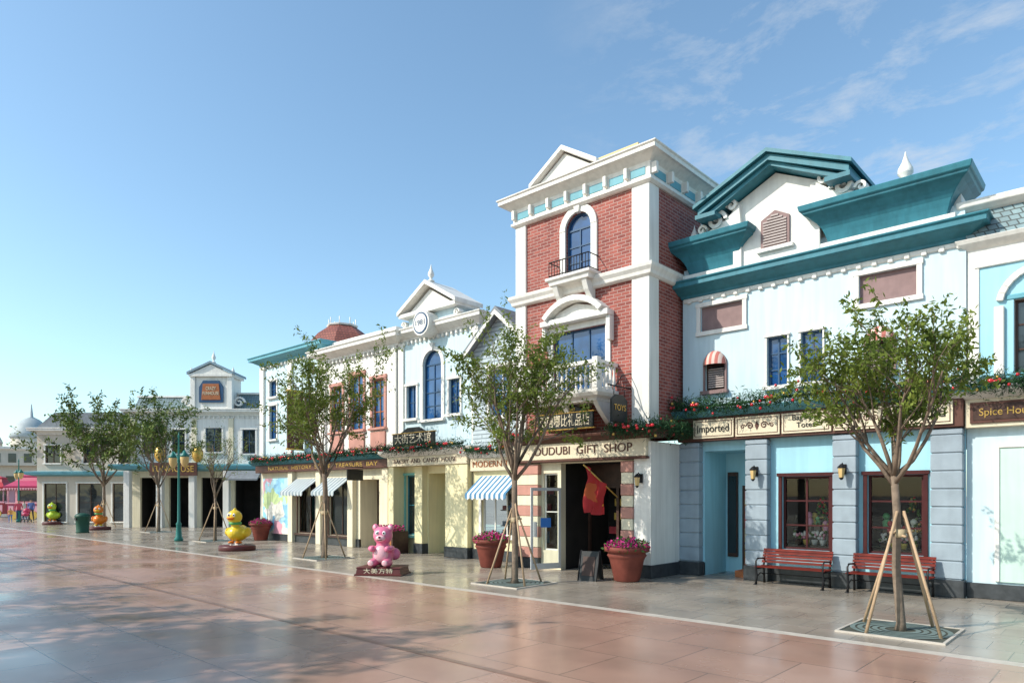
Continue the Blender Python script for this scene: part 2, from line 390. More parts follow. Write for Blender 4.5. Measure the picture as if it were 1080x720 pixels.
def display(b,x0,x1,y,z0,seed=0):
    """flower baskets, dolls and a little pine standing on the window bench against a dark screen"""
    R=random.Random(seed); g=b['display_goods']; g.box(x0-.2,x1+.2,y+.14,y+.7,z0-.2,z0-.01,BROWN)
    g.box(x0-.9,x1+.5,y+.72,y+.75,.1,3.0,INTD)
    n=4
    for i in range(n):
        xx=x0+.12+(x1-x0-.24)*(i+.5)/n; yy=y+R.uniform(.24,.34)
        g.lathe(xx,yy,[(.05,z0),(.075,z0+.1),(.08,z0+.12)],R.choice([PETAL,GOODS[1],BROWN]),8)
        for k in range(16):
            a=R.uniform(0,2*PI); rr=R.uniform(.02,.1); g.ell((xx+rr*math.cos(a),yy+rr*.7*math.sin(a),z0+.16+R.uniform(0,.15)),R.uniform(.026,.044),R.choice([PETAL,PETAL,PETP,SHRUB]),6,5)
    for i in range(6):
        xx=R.uniform(x0+.1,x1-.1); yy=y+R.uniform(.4,.6); z=z0+R.choice([.3,.42]); h=R.uniform(.1,.18)
        m=R.choice(GOODS); g.box(xx-.06,xx+.06,yy-.06,yy+.06,z0,z,INT); g.ell((xx,yy,z+h*.6),(h*.5,h*.4,h*.65),m,8,6); g.ell((xx,yy-.02,z+h*1.5),h*.42,m,8,6)
    cx=x1-.28
    for k in range(60):
        z=R.random(); a=R.uniform(0,2*PI); r=.22*(1-z)+.02; g.ell((cx+r*math.cos(a),y+.5+r*math.sin(a)*.7,z0+.35+z*.75),.035,R.choice([SHRUB,SHRUB,SHRUB,GOLD,RBALL]),6,5)

# ------------------------------------------------------------ foliage helpers
def leaves_obj(name,P,size,mat,parent,seed=0,aspect=.38,droop=.4,extra=None,matidx=None):
    rng=np.random.default_rng(seed); P=np.asarray(P,dtype=float); n=len(P)
    d=rng.normal(size=(n,3)); d[:,2]-=droop; d/=np.linalg.norm(d,axis=1)[:,None]
    e=rng.normal(size=(n,3)); e=np.cross(d,e); e/=np.linalg.norm(e,axis=1)[:,None]
    s=size*rng.uniform(.6,1.3,size=(n,1))
    V=np.stack([P,P+d*s*.5+e*s*aspect*.5,P+d*s,P+d*s*.5-e*s*aspect*.5],axis=1).reshape(-1,3)
    me=bpy.data.meshes.new(name)
    me.vertices.add(4*n); me.vertices.foreach_set('co',V.ravel())
    me.loops.add(4*n); me.loops.foreach_set('vertex_index',np.arange(4*n))
    me.polygons.add(n); me.polygons.foreach_set('loop_start',np.arange(n)*4); me.polygons.foreach_set('loop_total',np.full(n,4))
    me.update(calc_edges=True)
    for m in (mat if isinstance(mat,list) else [mat]): me.materials.append(m)
    if isinstance(mat,list): me.polygons.foreach_set('material_index',rng.choice(len(mat),size=n,p=matidx).astype(int))
    o=bpy.data.objects.new(name,me); COL.objects.link(o)
    if parent: o.parent=parent
    return o
def tree(name,x,y,h,trunk_h,spread=1.0,seed=0,leaf=.085,per=60,limbs=7,stakes=True,mat=None,tr=.075,kids=(5,4),grate=True,lean=(0,0),els=(.85,1.25),tuft=.045):
    R=random.Random(seed); e=empty(name,(x,y,0)); w=G(); L=[]
    def rv(s): return Vector((R.gauss(0,s),R.gauss(0,s),R.gauss(0,s)))
    def leafon(pts,k,sc):
        for _ in range(k):
            f=R.random()**.7*(len(pts)-1); i=min(int(f),len(pts)-2); p=pts[i].lerp(pts[i+1],f-i)+rv(sc); L.append(tuple(p))
    def branch(p,d,Ln,r,lv):
        n=5 if lv==1 else 4 if lv==2 else 3
        pts=[p];rad=[r]
        for i in range(n):
            d=(d+rv(.12)+Vector((0,0,.10 if lv<3 else -.02))).normalized(); p=p+d*Ln/n; pts.append(p); rad.append(r*(1-.7*(i+1)/n))
        w.tube(pts,rad,BARK,6 if lv==1 else 4)
        if lv==3: leafon(pts,int(per*R.uniform(.35,1.5)),tuft*h/6); return
        if lv==2: leafon(pts,int(per*.25),.07*h/6)
        for k in range(kids[lv-1]):
            t=R.uniform(.3,1.0); f=t*n; i=min(int(f),n-1); q=pts[i].lerp(pts[i+1],f-i)
            dd=(pts[i+1]-pts[i]).normalized(); a=R.uniform(.35,.95); ax=dd.cross(rv(1)).normalized()
            branch(q,Quaternion(ax,a)@dd,Ln*R.uniform(.42,.68),rad[i]*.55,lv+1)
    top=Vector((lean[0],lean[1],trunk_h)); tp=[Vector((0,0,0)),Vector((.01,0,.12)),Vector((lean[0]*.2+R.gauss(0,.02),R.gauss(0,.02),trunk_h*.4)),Vector((lean[0]*.6,R.gauss(0,.02),trunk_h*.75)),top]
    w.tube(tp,[tr*1.45,tr*1.08,tr,tr*.92,tr*.85],BARK,10)
    cl=(h-trunk_h)
    for k in range(limbs):
        az=2*PI*k/limbs+R.uniform(-.3,.3); el=R.uniform(*els) if k%3 else 1.4
        d=Vector((math.cos(az)*math.cos(el)*spread,math.sin(az)*math.cos(el)*spread,math.sin(el)))
        st=top-Vector((0,0,R.uniform(0,.35)*cl*.25)); ln=cl*R.uniform(.62,.80)*(.92 if el>1.3 else .95)
        branch(st,d.normalized(),ln,tr*.6,1)
    w.obj('trunk_and_limbs',e)
    leaves_obj('foliage',L,leaf,mat or LEAF,e,seed)
    if stakes:
        s=G()
        for k in range(4):
            a=PI/4+k*PI/2+.3; rr=.66
            s.tube([(rr*math.cos(a),rr*math.sin(a),0),(.06*math.cos(a),.06*math.sin(a),R.uniform(1.6,1.85))],[.024,.02],POLE,7)
        s.tube([(-.12,-.09,1.45),(.14,.09,1.47)],.02,POLE,6); s.tube([(-.1,.12,1.42),(.1,-.12,1.4)],.02,POLE,6)
        s.lathe(0,0,[(tr*1.2,1.38),(tr*1.25,1.42),(tr*1.2,1.5)],ROPE,10)
        s.obj('support_stakes',e)
    if grate:
        g=G()
        for k in range(1,6):
            r0=.1+k*.1; n=28
            for i in range(n):
                a=2*PI*i/n;b=2*PI*(i+1)/n
                g.add([((r0)*math.cos(a),(r0)*math.sin(a),.022),((r0)*math.cos(b),(r0)*math.sin(b),.022),((r0+.07)*math.cos(b),(r0+.07)*math.sin(b),.022),((r0+.07)*math.cos(a),(r0+.07)*math.sin(a),.022)],[(0,1,2,3)],GRATE)
        g.box(-.66,.66,-.66,.66,.004,.014,GRATED)
        g.box(-.7,.7,-.7,-.66,.0,.026,KERB); g.box(-.7,.7,.66,.7,.0,.026,KERB); g.box(-.7,-.66,-.66,.66,.0,.026,KERB); g.box(.66,.7,-.66,.66,.0,.026,KERB)
        g.obj('tree_grate',e)
    return e
GRATE=M('green_grate',(.15,.20,.19),.6,.2,6)
GRATED=M('tree_pit_soil',(.07,.075,.06),.9,.3,9)
KERB=M('light_granite_kerb',(.50,.45,.39),.4,.14,4)
def garland(name,paths,rad=.13,dens=900,seed=3,balls=True):
    e=empty(name); R=random.Random(seed); L=[];g=G()
    for path in paths:
        for a,b in zip(path[:-1],path[1:]):
            a=Vector(a);b=Vector(b);ln=(b-a).length
            for _ in range(int(ln*dens)):
                t=R.random(); p=a.lerp(b,t); rr=rad*(.7+.5*math.sin(t*ln*9+a.x*3)**2)
                L.append((p.x+R.gauss(0,rr*.5),p.y+R.gauss(0,rr*.55),p.z+R.gauss(0,rr*.55)))
            if balls:
                for _ in range(int(ln*7)):
                    p=a.lerp(b,R.random())+Vector((R.gauss(0,.03),-rad*.75-R.random()*.04,R.gauss(0,rad*.5))); g.ell(p,R.uniform(.022,.04),RBALL if R.random()<.75 else GOLD,8,6)
                n=max(int(ln/.9),1)
                for i in range(n):
                    p=a.lerp(b,(i+R.uniform(.3,.7))/n)
                    for s in(-1,1): g.ell(p+Vector((s*.06,-rad-.02,.02)),(.055,.03,.04),RBALL,8,6)
                    g.ell(p+Vector((0,-rad-.04,0)),.025,RBALL,8,6)
            g.tube([a,b],.03,GARL,5)
    leaves_obj('needles',L,.11,GARL,e,seed,.16,0)
    g.obj('wire_and_baubles',e)
    return e
def sconce(b,x,y,z):
    g=b['wall_lantern']; g.box(x-.05,x+.05,y-.03,y,z-.1,z+.12,IRON); g.tube([(x,y,z+.05),(x,y-.12,z+.14),(x,y-.18,z+.08)],.012,IRON,5)
    g.lathe(x,y-.18,[(.02,z+.12),(.09,z+.05),(.085,z+.03)],IRON,6,False); g.lathe(x,y-.18,[(.075,z+.03),(.05,z-.17)],AMB,6,False); g.lathe(x,y-.18,[(.055,z-.17),(.02,z-.22)],IRON,6,False)
AMB=M('amber_lantern_glass',(.6,.42,.18),.2)

# ------------------------------------------------------------ camera, sky, sun
cd=bpy.data.cameras.new('Camera'); cam=bpy.data.objects.new('Camera',cd); COL.objects.link(cam); sc.camera=cam
cam.location=(0,0,2.0); cam.rotation_euler=(PI/2,0,math.radians(42.5)); cd.sensor_width=36; cd.lens=24.17; cd.shift_y=.15; cd.clip_end=3000; cd.clip_start=.05
EL=math.radians(38); sx,sy=-.51,-.86
sd=Vector((sx*math.cos(EL),sy*math.cos(EL),math.sin(EL))).normalized()
ld=bpy.data.lights.new('sun','SUN'); ld.energy=5.0; ld.angle=math.radians(.5); ld.color=(1,.93,.82)
lo=bpy.data.objects.new('sun',ld); COL.objects.link(lo); lo.rotation_euler=sd.to_track_quat('Z','Y').to_euler(); lo.location=(0,0,50)
wd=bpy.data.worlds.new('World'); sc.world=wd; wd.use_nodes=True; t=wd.node_tree
bg=t.nodes['Background']; bg.inputs[1].default_value=.15
sk=N(t,'ShaderNodeTexSky'); sk.sky_type='NISHITA'; sk.sun_disc=False; sk.sun_elevation=EL; sk.sun_rotation=math.atan2(sx,sy); sk.air_density=1.0; sk.dust_density=1.0; sk.ozone_density=1.6
tc=N(t,'ShaderNodeTexCoord'); sp=N(t,'ShaderNodeSeparateXYZ'); t.links.new(tc.outputs['Generated'],sp.inputs[0])
gain=N(t,'ShaderNodeVectorMath',operation='MULTIPLY'); gain.inputs[1].default_value=(1.48,1.68,1.60); t.links.new(sk.outputs[0],gain.inputs[0])
mz=N(t,'ShaderNodeMath',operation='MAXIMUM'); mz.inputs[1].default_value=.06; t.links.new(sp.outputs[2],mz.inputs[0])
dx=N(t,'ShaderNodeMath',operation='DIVIDE'); dy=N(t,'ShaderNodeMath',operation='DIVIDE')
t.links.new(sp.outputs[0],dx.inputs[0]); t.links.new(mz.outputs[0],dx.inputs[1]); t.links.new(sp.outputs[1],dy.inputs[0]); t.links.new(mz.outputs[0],dy.inputs[1])
cb=N(t,'ShaderNodeCombineXYZ'); t.links.new(dx.outputs[0],cb.inputs[0]); t.links.new(dy.outputs[0],cb.inputs[1])
mp=N(t,'ShaderNodeMapping'); mp.inputs['Rotation'].default_value=(0,0,.3); mp.inputs['Scale'].default_value=(1.6,1.8,1); t.links.new(cb.outputs[0],mp.inputs[0])
no=N(t,'ShaderNodeTexNoise'); no.inputs['Scale'].default_value=2.2; no.inputs['Detail'].default_value=10; no.inputs['Roughness'].default_value=.66; no.inputs['Distortion'].default_value=.25
t.links.new(mp.outputs[0],no.inputs['Vector'])
mr=N(t,'ShaderNodeMapRange'); mr.inputs[1].default_value=.49; mr.inputs[2].default_value=.80; mr.inputs[3].default_value=0; mr.inputs[4].default_value=.8; t.links.new(no.outputs['Fac'],mr.inputs[0])
dt=N(t,'ShaderNodeVectorMath',operation='DOT_PRODUCT'); cdv=Vector((-.30,1.07,.66)).normalized(); dt.inputs[1].default_value=cdv; t.links.new(tc.outputs['Generated'],dt.inputs[0])
mr2=N(t,'ShaderNodeMapRange',interpolation_type='SMOOTHSTEP'); mr2.inputs[1].default_value=.93; mr2.inputs[2].default_value=.997; mr2.inputs[3].default_value=.0; mr2.inputs[4].default_value=1; t.links.new(dt.outputs['Value'],mr2.inputs[0])
mu=N(t,'ShaderNodeMath',operation='MULTIPLY'); t.links.new(mr.outputs[0],mu.inputs[0]); t.links.new(mr2.outputs[0],mu.inputs[1])
mx=N(t,'ShaderNodeMix',data_type='RGBA'); mx.inputs[7].default_value=(5.0,5.3,5.6,1); t.links.new(mu.outputs[0],mx.inputs[0]); t.links.new(gain.outputs[0],mx.inputs[6])
t.links.new(mx.outputs[2],bg.inputs[0])

# ------------------------------------------------------------ ground
PLZ=Mbrick('plaza_red_granite',(.40,.245,.185),(.345,.21,.158),(.18,.12,.095),1.2,1.2,.008,.5,.22,.12,floor=True,streak=0,var=.2,spec=.42)
WLK=Mbrick('pavement_grey_granite',(.32,.275,.225),(.27,.235,.195),(.15,.135,.12),.6,.6,.007,.5,.22,.14,floor=True,streak=0,var=.2,spec=.42)
GRD=M('ground_concrete',(.3,.28,.25),.8,.15,.2)
def sheet(name,x0,x1,y0,y1,z,mat):
    g=G(); g.quad((x0,y0,z),(x1,y0,z),(x1,y1,z),(x0,y1,z),mat); return g.obj(name)
sheet('ground',-1500,1500,-1500,1500,-.012,GRD)
sheet('plaza_paving',-140,40,-40,9.95,0,PLZ)
sheet('pavement',-140,40,10.17,34,0,WLK)
sheet('paving_border_strip',-140,40,9.95,10.17,0.0,KERB)
g=G()
BAND=M('plaza_dark_band',(.24,.145,.11),.28,.15,2,bump=0)
for yy in (5.6,-1.0): g.quad((-140,yy,.004),(40,yy,.004),(40,yy+.1,.004),(-140,yy+.1,.004),BAND)
g.obj('plaza_band_strip')

# ------------------------------------------------------------ RIGHT : light blue shop
Y=16.0
b=Bld('light_blue_gift_shop'); X0,X1=-8.7,-2.55
ops=[(-8.1,-6.97,0,3.1,1.2),(-6.15,-5.1,.76,2.43),(-4.33,-3.28,.76,2.43)]
wall(b['walls'],X0,X1,0,3.35,Y,LBLUE,ops)
b['walls'].quad((-8.1,Y+1.2,0),(-6.97,Y+1.2,0),(-6.97,Y+1.2,3.1),(-8.1,Y+1.2,3.1),LBLUE)
upo=[(-8.2,-7.1,6.1,6.72),(-4.5,-3.4,6.1,6.72),(-8.07,-7.55,4.6,5.5),(-4.35,-3.83,4.6,5.5),(-6.5,-6.03,4.55,5.7),(-5.72,-5.25,4.55,5.7)]
wall(b['walls'],X0,X1,3.35,7.0,Y,PALEB,upo)
shell(b['walls'],X0,X1,Y,Y+8,3.35,7.0,PALEB,GREYR)
for o in upo[:2]:
    b['windows'].box(o[0],o[1],Y+.06,Y+.1,o[2],o[3],MAUVE)
    b['trim'].box(o[0]-.12,o[1]+.12,Y-.06,Y-.003,o[3],o[3]+.1,WHITE); b['trim'].box(o[0]-.12,o[1]+.12,Y-.06,Y-.003,o[2]-.1,o[2],WHITE)
    b['trim'].box(o[0]-.1,o[0],Y-.05,Y-.003,o[2],o[3],WHITE); b['trim'].box(o[1],o[1]+.1,Y-.05,Y-.003,o[2],o[3],WHITE)
for o in upo[2:4]:
    window(b,*o,Y,1,1,BROWN,DARKG,arch=True,wm=PALEB,sur=MAUVE,sw=.05)
    for k in range(9): b['windows'].box(o[0]+.06,o[1]-.06,Y+.03,Y+.07,o[2]+.08+k*.055,o[2]+.11+k*.055,LOUV)
    cx=(o[0]+o[1])/2; a=b['awnings']; vs=[];fs=[];nu,nv=12,6
    for j in range(nv+1):
        ph=PI/2*j/nv
        for i in range(nu+1):
            th=PI*i/nu; vs.append((cx-.29*math.cos(th)*math.cos(ph),Y-.02-.26*math.sin(th)*math.cos(ph),5.22+.36*math.sin(ph)))
    for j in range(nv):
        for i in range(nu): q=j*(nu+1)+i; fs.append((q,q+1,q+nu+2,q+nu+1))
    a.add(vs,fs,RWSTR,True)
for o in upo[4:]: window(b,*o,Y,2,3,BFRAME,BLUEG,sill=True,sw=.04,sur=WHITE)
window(b,*ops[1],Y,2,3,DRED,CLEAR,sw=.08,sur=DRED,fw=.05); window(b,*ops[2],Y,2,3,DRED,CLEAR,sw=.08,sur=DRED,fw=.05)
display(b,-6.1,-5.15,Y,.86,3); display(b,-4.3,-3.3,Y,.86,5)
# entry recess
b['doors'].box(-7.62,-7.0,Y+1.13,Y+1.18,.02,2.25,BROWN); b['doors'].box(-7.54,-7.08,Y+1.1,Y+1.13,.15,2.1,Mpatch('door_poster_print',[(.5,.15,.05),(.6,.5,.3),(.1,.12,.25),(.5,.1,.12),(.55,.35,.1)],4))
b['doors'].box(-8.02,-7.75,Y+1.13,Y+1.18,.4,2.6,BROWN); b['doors'].box(-7.99,-7.78,Y+1.11,Y+1.13,.5,2.5,DARKG)
b['doors'].box(-7.35,-7.0,Y+.1,Y+.9,.004,.16,ORANGE); b['doors'].box(-7.1,-7.0,Y+.1,Y+.9,.16,.5,ORANGE)
plinthed(b,X0,X1,Y,ops)
for a,c in ((-8.69,-8.14),(-6.95,-6.42),(-4.98,-4.5),(-3.12,-2.57)):
    b['pilasters'].box(a+.02,c-.02,Y-.2,Y+.02,.3,3.32,GREYP)
    z=.36
    while z<3.2:
        b['pilasters'].box(a,c,Y-.225,Y+.01,z,min(z+.33,3.3),GREYP); z+=.355
    b['pilasters'].box(a-.03,c+.03,Y-.27,Y+.01,0,.34,DBASE)
# fascia with sign boards
b['cornice'].box(X0+.005,X1,Y-.27,Y+.01,3.335,3.92,WINE)
tb=[(-8.25,-7.2,'Imported'),(-7.15,-6.1,None),(-6.05,-4.98,'Bags and\nTotes'),(-4.93,-3.93,None),(-3.88,-2.72,'Intawild')]
for a,c,s in tb:
    b['signs'].box(a,c,Y-.31,Y-.271,3.40,3.85,SIGNC)
    b['signs'].box(a+.04,c-.04,Y-.318,Y-.3095,3.44,3.455,WINE); b['signs'].box(a+.04,c-.04,Y-.318,Y-.3095,3.80,3.815,WINE)
    b['signs'].box(a+.04,a+.055,Y-.318,Y-.3095,3.455,3.80,WINE); b['signs'].box(c-.055,c-.04,Y-.318,Y-.3095,3.455,3.80,WINE)
    if s:
        two='\n' in s; text(b.e,'sign_text',s,(a+c)/2,Y-.32,3.625+(.03 if two else 0),.17 if two else .26,BLACK,(c-a)*(.55 if two else .78))
    else:
        m=(a+c)/2
        for s2 in (-1,1):
            scroll(b['signs'],m+s2*.17,3.63,.1,Y-.32,Y-.308,WINE,s2,1.5,.025); scroll(b['signs'],m+s2*.34,3.62,.07,Y-.32,Y-.308,WINE,-s2,1.3,.02)
        b['signs'].prism([(m-.05,3.63),(m,3.74),(m+.05,3.63),(m,3.52)],Y-.32,Y-.308,WINE)
b['cornice'].loft(X0,X1,Y,Y+.2,[(3.92,.28),(3.95,.34),(4.0,.42),(4.06,.46),(4.1,.46),(4.12,.3)],TEALL)
# top
cornice(b['cornice'],X0+.03,X1,Y,Y+.4,7.0,TEAL,1.05,1.1)
dentils(b['cornice'],X0+.2,X1-.1,Y,6.86,6.98,.07,WHITE,.3,.1)
b['cornice'].box(X0+.03,X1,Y-.04,Y+.02,6.9,7.0,WHITE)
b['walls'].box(X0+.02,X1-.02,Y+.02,Y+.6,7.42,7.75,PALEB)
b['walls'].box(X0+.3,X1-.1,Y+.1,Y+.6,7.75,8.25,WHITE)
fl=[(7.55,0),(7.62,.02),(7.72,.05),(7.85,.10),(7.98,.19),(8.10,.32),(8.16,.42),(8.2,.42),(8.22,.47),(8.34,.50),(8.36,.3)]
b['cornice'].loft(-8.45,-7.2,Y-.12,Y+.9,fl,TEAL); b['cornice'].loft(-5.1,-2.85,Y-.12,Y+.9,fl,TEAL)
b['trim'].box(-8.6,-7.1,Y-.2,Y+.6,7.42,7.545,WHITE); b['trim'].box(-5.25,-2.7,Y-.2,Y+.6,7.42,7.545,WHITE)
gc=-6.25
b['walls'].prism([(gc-.92,7.42),(gc+.92,7.42),(gc+.92,9.0),(gc,9.45),(gc-.92,9.0)],Y-.15,Y+1.6,WHITE)
b['trim'].box(gc-1.0,gc-.8,Y-.22,Y-.14,7.42,8.95,WHITE); b['trim'].box(gc+.8,gc+1.0,Y-.22,Y-.14,7.42,8.95,WHITE)
chevron(b['roof'],gc,8.93,9.73,1.72,.14,Y-.62,Y+2,TEAL); chevron(b['roof'],gc,9.02,9.83,1.80,.085,Y-.72,Y+2.05,TEAL); chevron(b['roof'],gc,8.80,9.6,1.58,.1,Y-.52,Y+1.95,TEAL)
for s in (-1,1): b['roof'].box(gc+s*1.76,gc+s*1.25,Y-.68,Y+1.9,8.68,8.78,TEAL)
# louvre in gable
b['windows'].prism([(gc-.33,7.75),(gc+.33,7.75),(gc+.33,8.4),(gc,8.58),(gc-.33,8.4)],Y-.2,Y-.151,MAUVE)
for k in range(11):
    hw=.27 if k<9 else .27-(k-8)*.09
    b['windows'].box(gc-hw,gc+hw,Y-.225,Y-.201,7.79+k*.065,7.825+k*.065,LOUV)
b['trim'].box(gc-.42,gc+.42,Y-.25,Y-.15,7.66,7.74,WHITE)
for s,cx in ((1,-7.62),(-1,-4.75)):
    scroll(b['trim'],cx,8.66,.28,Y-.35,Y-.1,WHITE,s,1.5,.09); scroll(b['trim'],cx+s*.38,8.92,.18,Y-.35,Y-.1,WHITE,-s,1.3,.07); scroll(b['trim'],cx-s*.38,8.52,.15,Y-.35,Y-.1,WHITE,s,1.2,.06)
    b['trim'].prism([(cx-s*.75,8.36),(cx+s*.6,8.36),(cx+s*.55,8.9),(cx+s*.2,8.62),(cx-s*.3,8.44)],Y-.3,Y-.14,WHITE)
finial(b['trim'],-3.6,Y-.05,8.36,.72,WHITE,.15); finial(b['trim'],-8.35,Y-.05,8.36,.45,WHITE,.1)
for xx in (-6.68,-4.74): sconce(b,xx,Y-.225,2.55)
b.done()

# ------------------------------------------------------------ far right pale shop
b=Bld('pale_cream_shop'); X0,X1=-2.54,7
ops=[(-.9,.6,.6,2.5),(1.4,2.6,0,2.6,.6),(3.4,5.4,.6,2.5)]
wall(b['walls'],X0,X1,0,3.3,Y,PALEB,ops)
uo=[(-1.78,-.88,4.3,5.7),(1.2,2.2,4.3,5.7),(4.2,5.2,4.3,5.7)]
wall(b['walls'],X0,X1,3.3,7.0,Y+.05,WHITE,uo); shell(b['walls'],X0,X1,Y+.05,Y+8,3.3,7.0,WHITE)
for o in uo:
    cx=(o[0]+o[1])/2
    for s in((cx-1.0,o[0]-.01),(o[1]+.01,cx+1.0)): b['walls'].box(s[0],s[1],Y+.0,Y+.048,4.3,6.4,LBLUE)
    b['walls'].box(o[0]-.01,o[1]+.01,Y+.0,Y+.048,5.72,6.4,LBLUE)
    window(b,*o,Y+.05,2,3,BROWN,DARKG,sur=TEALL,sw=.1)
    archring(b['trim'],cx,5.6,.62,.74,Y-.08,Y-.003,WHITE,14,.15,PI-.15); b['trim'].box(cx-.76,cx-.6,Y-.08,Y-.003,4.3,5.6,WHITE); b['trim'].box(cx+.6,cx+.76,Y-.08,Y-.003,4.3,5.6,WHITE)
    b['trim'].box(cx-1.08,cx-1.0,Y-.03,Y+.048,4.25,6.5,WHITE); b['trim'].box(cx+1.0,cx+1.08,Y-.03,Y+.048,4.25,6.5,WHITE); b['trim'].box(cx-1.08,cx+1.08,Y-.05,Y+.048,6.4,6.5,WHITE)
for o in (ops[0],ops[2]): window(b,*o,Y,2,2,BROWN,CLEAR,sur=WHITE)
interior(b,-2.4,6.8,Y,3.2,1.6); b['doors'].box(1.4,2.6,Y+.55,Y+.6,0,2.6,BROWN)
b['doors'].box(-2.0,-1.4,Y-.05,Y-.004,.35,2.9,M('pale_green_door_panel',(.50,.66,.58)))
for a,c,zz0,zz1 in ((-2.08,-2.0,.35,2.98),(-1.4,-1.32,.35,2.98),(-2.0,-1.4,2.9,2.98)): b['trim'].box(a,c,Y-.08,Y-.004,zz0,zz1,WHITE)
plinthed(b,X0,X1,Y,ops,.3)
b['cornice'].box(X0,X1,Y-.2,Y+.01,3.3,3.85,SIGNC); x=-2.45
while x<6.5:
    b['signs'].box(x,x+1.2,Y-.24,Y-.201,3.38,3.78,WINE); b['signs'].box(x+.05,x+1.15,Y-.25,Y-.2405,3.43,3.73,BROWN); text(b.e,'sign_text','Spice House' if x<0 else 'Souvenirs',x+.6,Y-.252,3.58,.2,GOLD,.9); x+=1.3
b['cornice'].loft(X0,X1,Y,Y+.2,[(3.85,.2),(3.9,.3),(3.98,.4),(4.05,.4)],WHITE)
b['roof'].prismx([(Y-.12,6.98),(Y+.5,6.98),(Y+.5,7.55),(Y+.15,7.55)],X0,X1,SLATE)
b['cornice'].loft(X0+.02,X1,Y+.05,Y+.3,[(6.78,0),(6.82,.06),(6.9,.16),(6.97,.2),(6.98,.2)],WHITE)
b['cornice'].loft(X0+.02,X1,Y+.15,Y+.5,[(7.55,0),(7.58,.08),(7.65,.18),(7.76,.2),(7.78,.1)],WHITE)
b.done()

# ------------------------------------------------------------ BRICK TOWER
Y=14.5; b=Bld('red_brick_tower_shop'); X0,X1=-13.1,-8.75; YB=17.5
uo=[(-11.32,-10.5,7.72,9.42),(-11.75,-10.05,4.75,6.35)]
wall(b['walls'],X0+.03,X1-.03,3.55,9.6,Y,BRICK,uo)
shell(b['walls'],X0+.03,X1-.03,Y,YB,3.55,9.6,BRICK)
window(b,*uo[0],Y,2,3,BFRAME,BLUEG,arch=True,wm=BRICK,sur=WHITE,sw=.2,keystone=True,sill=False)
window(b,*uo[1],Y,3,2,BFRAME,BLUEG,sur=WHITE,sw=.16)
for a,c in ((X0,X0+.38),(X1-.5,X1)):
    b['pilasters'].box(a,c,Y-.06,Y+.4,3.6,9.6,WHITE)
b['pilasters'].box(X1-.4,X1+.0,YB-.4,YB+.04,3.6,9.6,WHITE)
b['cornice'].loft(X0,X1,Y-.05,YB,[(7.3,.02),(7.34,.08),(7.42,.1),(7.5,.16),(7.58,.18),(7.61,.1)],WHITE,True)
b['cornice'].loft(X0,X1,Y-.05,YB,[(9.55,.03),(9.6,.1),(9.66,.1),(9.68,.05),(10.0,.05)],WHITE,True)
n=7
for i in range(n):
    w=(X1-X0)/n; a=X0+i*w+.12
    b['cornice'].box(a,a+w-.2,Y-.115,Y-.101,9.73,9.93,TEALL)
    b['cornice'].box(a-.13,a-.04,Y-.22,Y-.1,9.74,10.0,WHITE)
for i in range(4):
    w=(YB-Y)/4; a=Y+i*w+.08
    b['cornice'].box(X1+.051,X1+.064,a,a+w-.2,9.73,9.93,TEALL)
    b['cornice'].box(X1+.05,X1+.2,a-.14,a-.04,9.74,10.0,WHITE)
cornice(b['cornice'],X0,X1,Y-.05,YB,9.98,WHITE,.95,1.0,True)
b['roof'].loft(X0+.9,X1-.9,Y+.7,YB-.7,[(10.3,.3),(10.75,.2),(10.8,.3),(10.88,.3),(11.1,-.5)],GOLDR,True)
pc=-11.15
b['trim'].prism([(pc-.98,10.32),(pc+.98,10.32),(pc,10.95)],Y-.3,Y+.5,WHITE); chevron(b['trim'],pc,10.42,11.12,1.12,.13,Y-.45,Y+.6,WHITE)
# upper balcony
b['trim'].loft(-11.55,-10.27,Y-.45,Y,[(7.5,0),(7.6,.02),(7.63,.08),(7.7,.08)],WHITE)
for xx in (-11.4,-10.45): b['trim'].prismx([(Y,7.5),(Y-.42,7.5),(Y-.3,7.25),(Y-.08,7.0),(Y,6.95)],xx-.08,xx+.08,WHITE)
rl=b['railings']
for zz in (7.76,8.12):
    rl.tube([(-11.55,Y-.02,zz),(-11.55,Y-.45,zz),(-10.27,Y-.45,zz),(-10.27,Y-.02,zz)],.016,IRON,5)
for i in range(15):
    xx=-11.55+1.28*i/14; rl.tube([(xx,Y-.45,7.7),(xx,Y-.45,8.12)],.011,IRON,4)
# segmental pediment and lower balcony
b['trim'].box(-12.0,-9.8,Y-.3,Y+.0,6.52,6.66,WHITE)
archring(b['trim'],-10.9,5.85,1.17,1.32,Y-.38,Y-.003,WHITE,14,PI*.235,PI*.765)
b['trim'].prism([(-11.7,6.67),(-10.1,6.67),(-10.3,6.85),(-10.9,7.0),(-11.5,6.85)],Y-.14,Y-.003,WHITE)
for xx in (-11.95,-9.86): b['trim'].box(xx-.06,xx+.06,Y-.2,Y-.003,5.9,6.51,WHITE)
b['trim'].loft(-12.05,-9.7,Y-.85,Y,[(4.32,-.12),(4.38,-.1),(4.44,0),(4.52,.05),(4.6,.05)],WHITE)
for xx in (-11.9,-9.9,-10.9): b['trim'].prismx([(Y,4.32),(Y-.7,4.32),(Y-.5,4.1),(Y-.15,3.8),(Y,3.75)],xx-.07,xx+.07,WHITE)
b['trim'].box(-12.1,-9.66,Y-.9,Y-.74,5.2,5.3,WHITE)
for xx in (-12.05,-9.76): b['trim'].box(xx-.07,xx+.09,Y-.91,Y-.735,4.6,5.36,WHITE)
for xx in(-12.03,-9.73): b['trim'].box(xx-.07,xx+.05,Y-.73,Y-.003,5.2,5.3,WHITE)
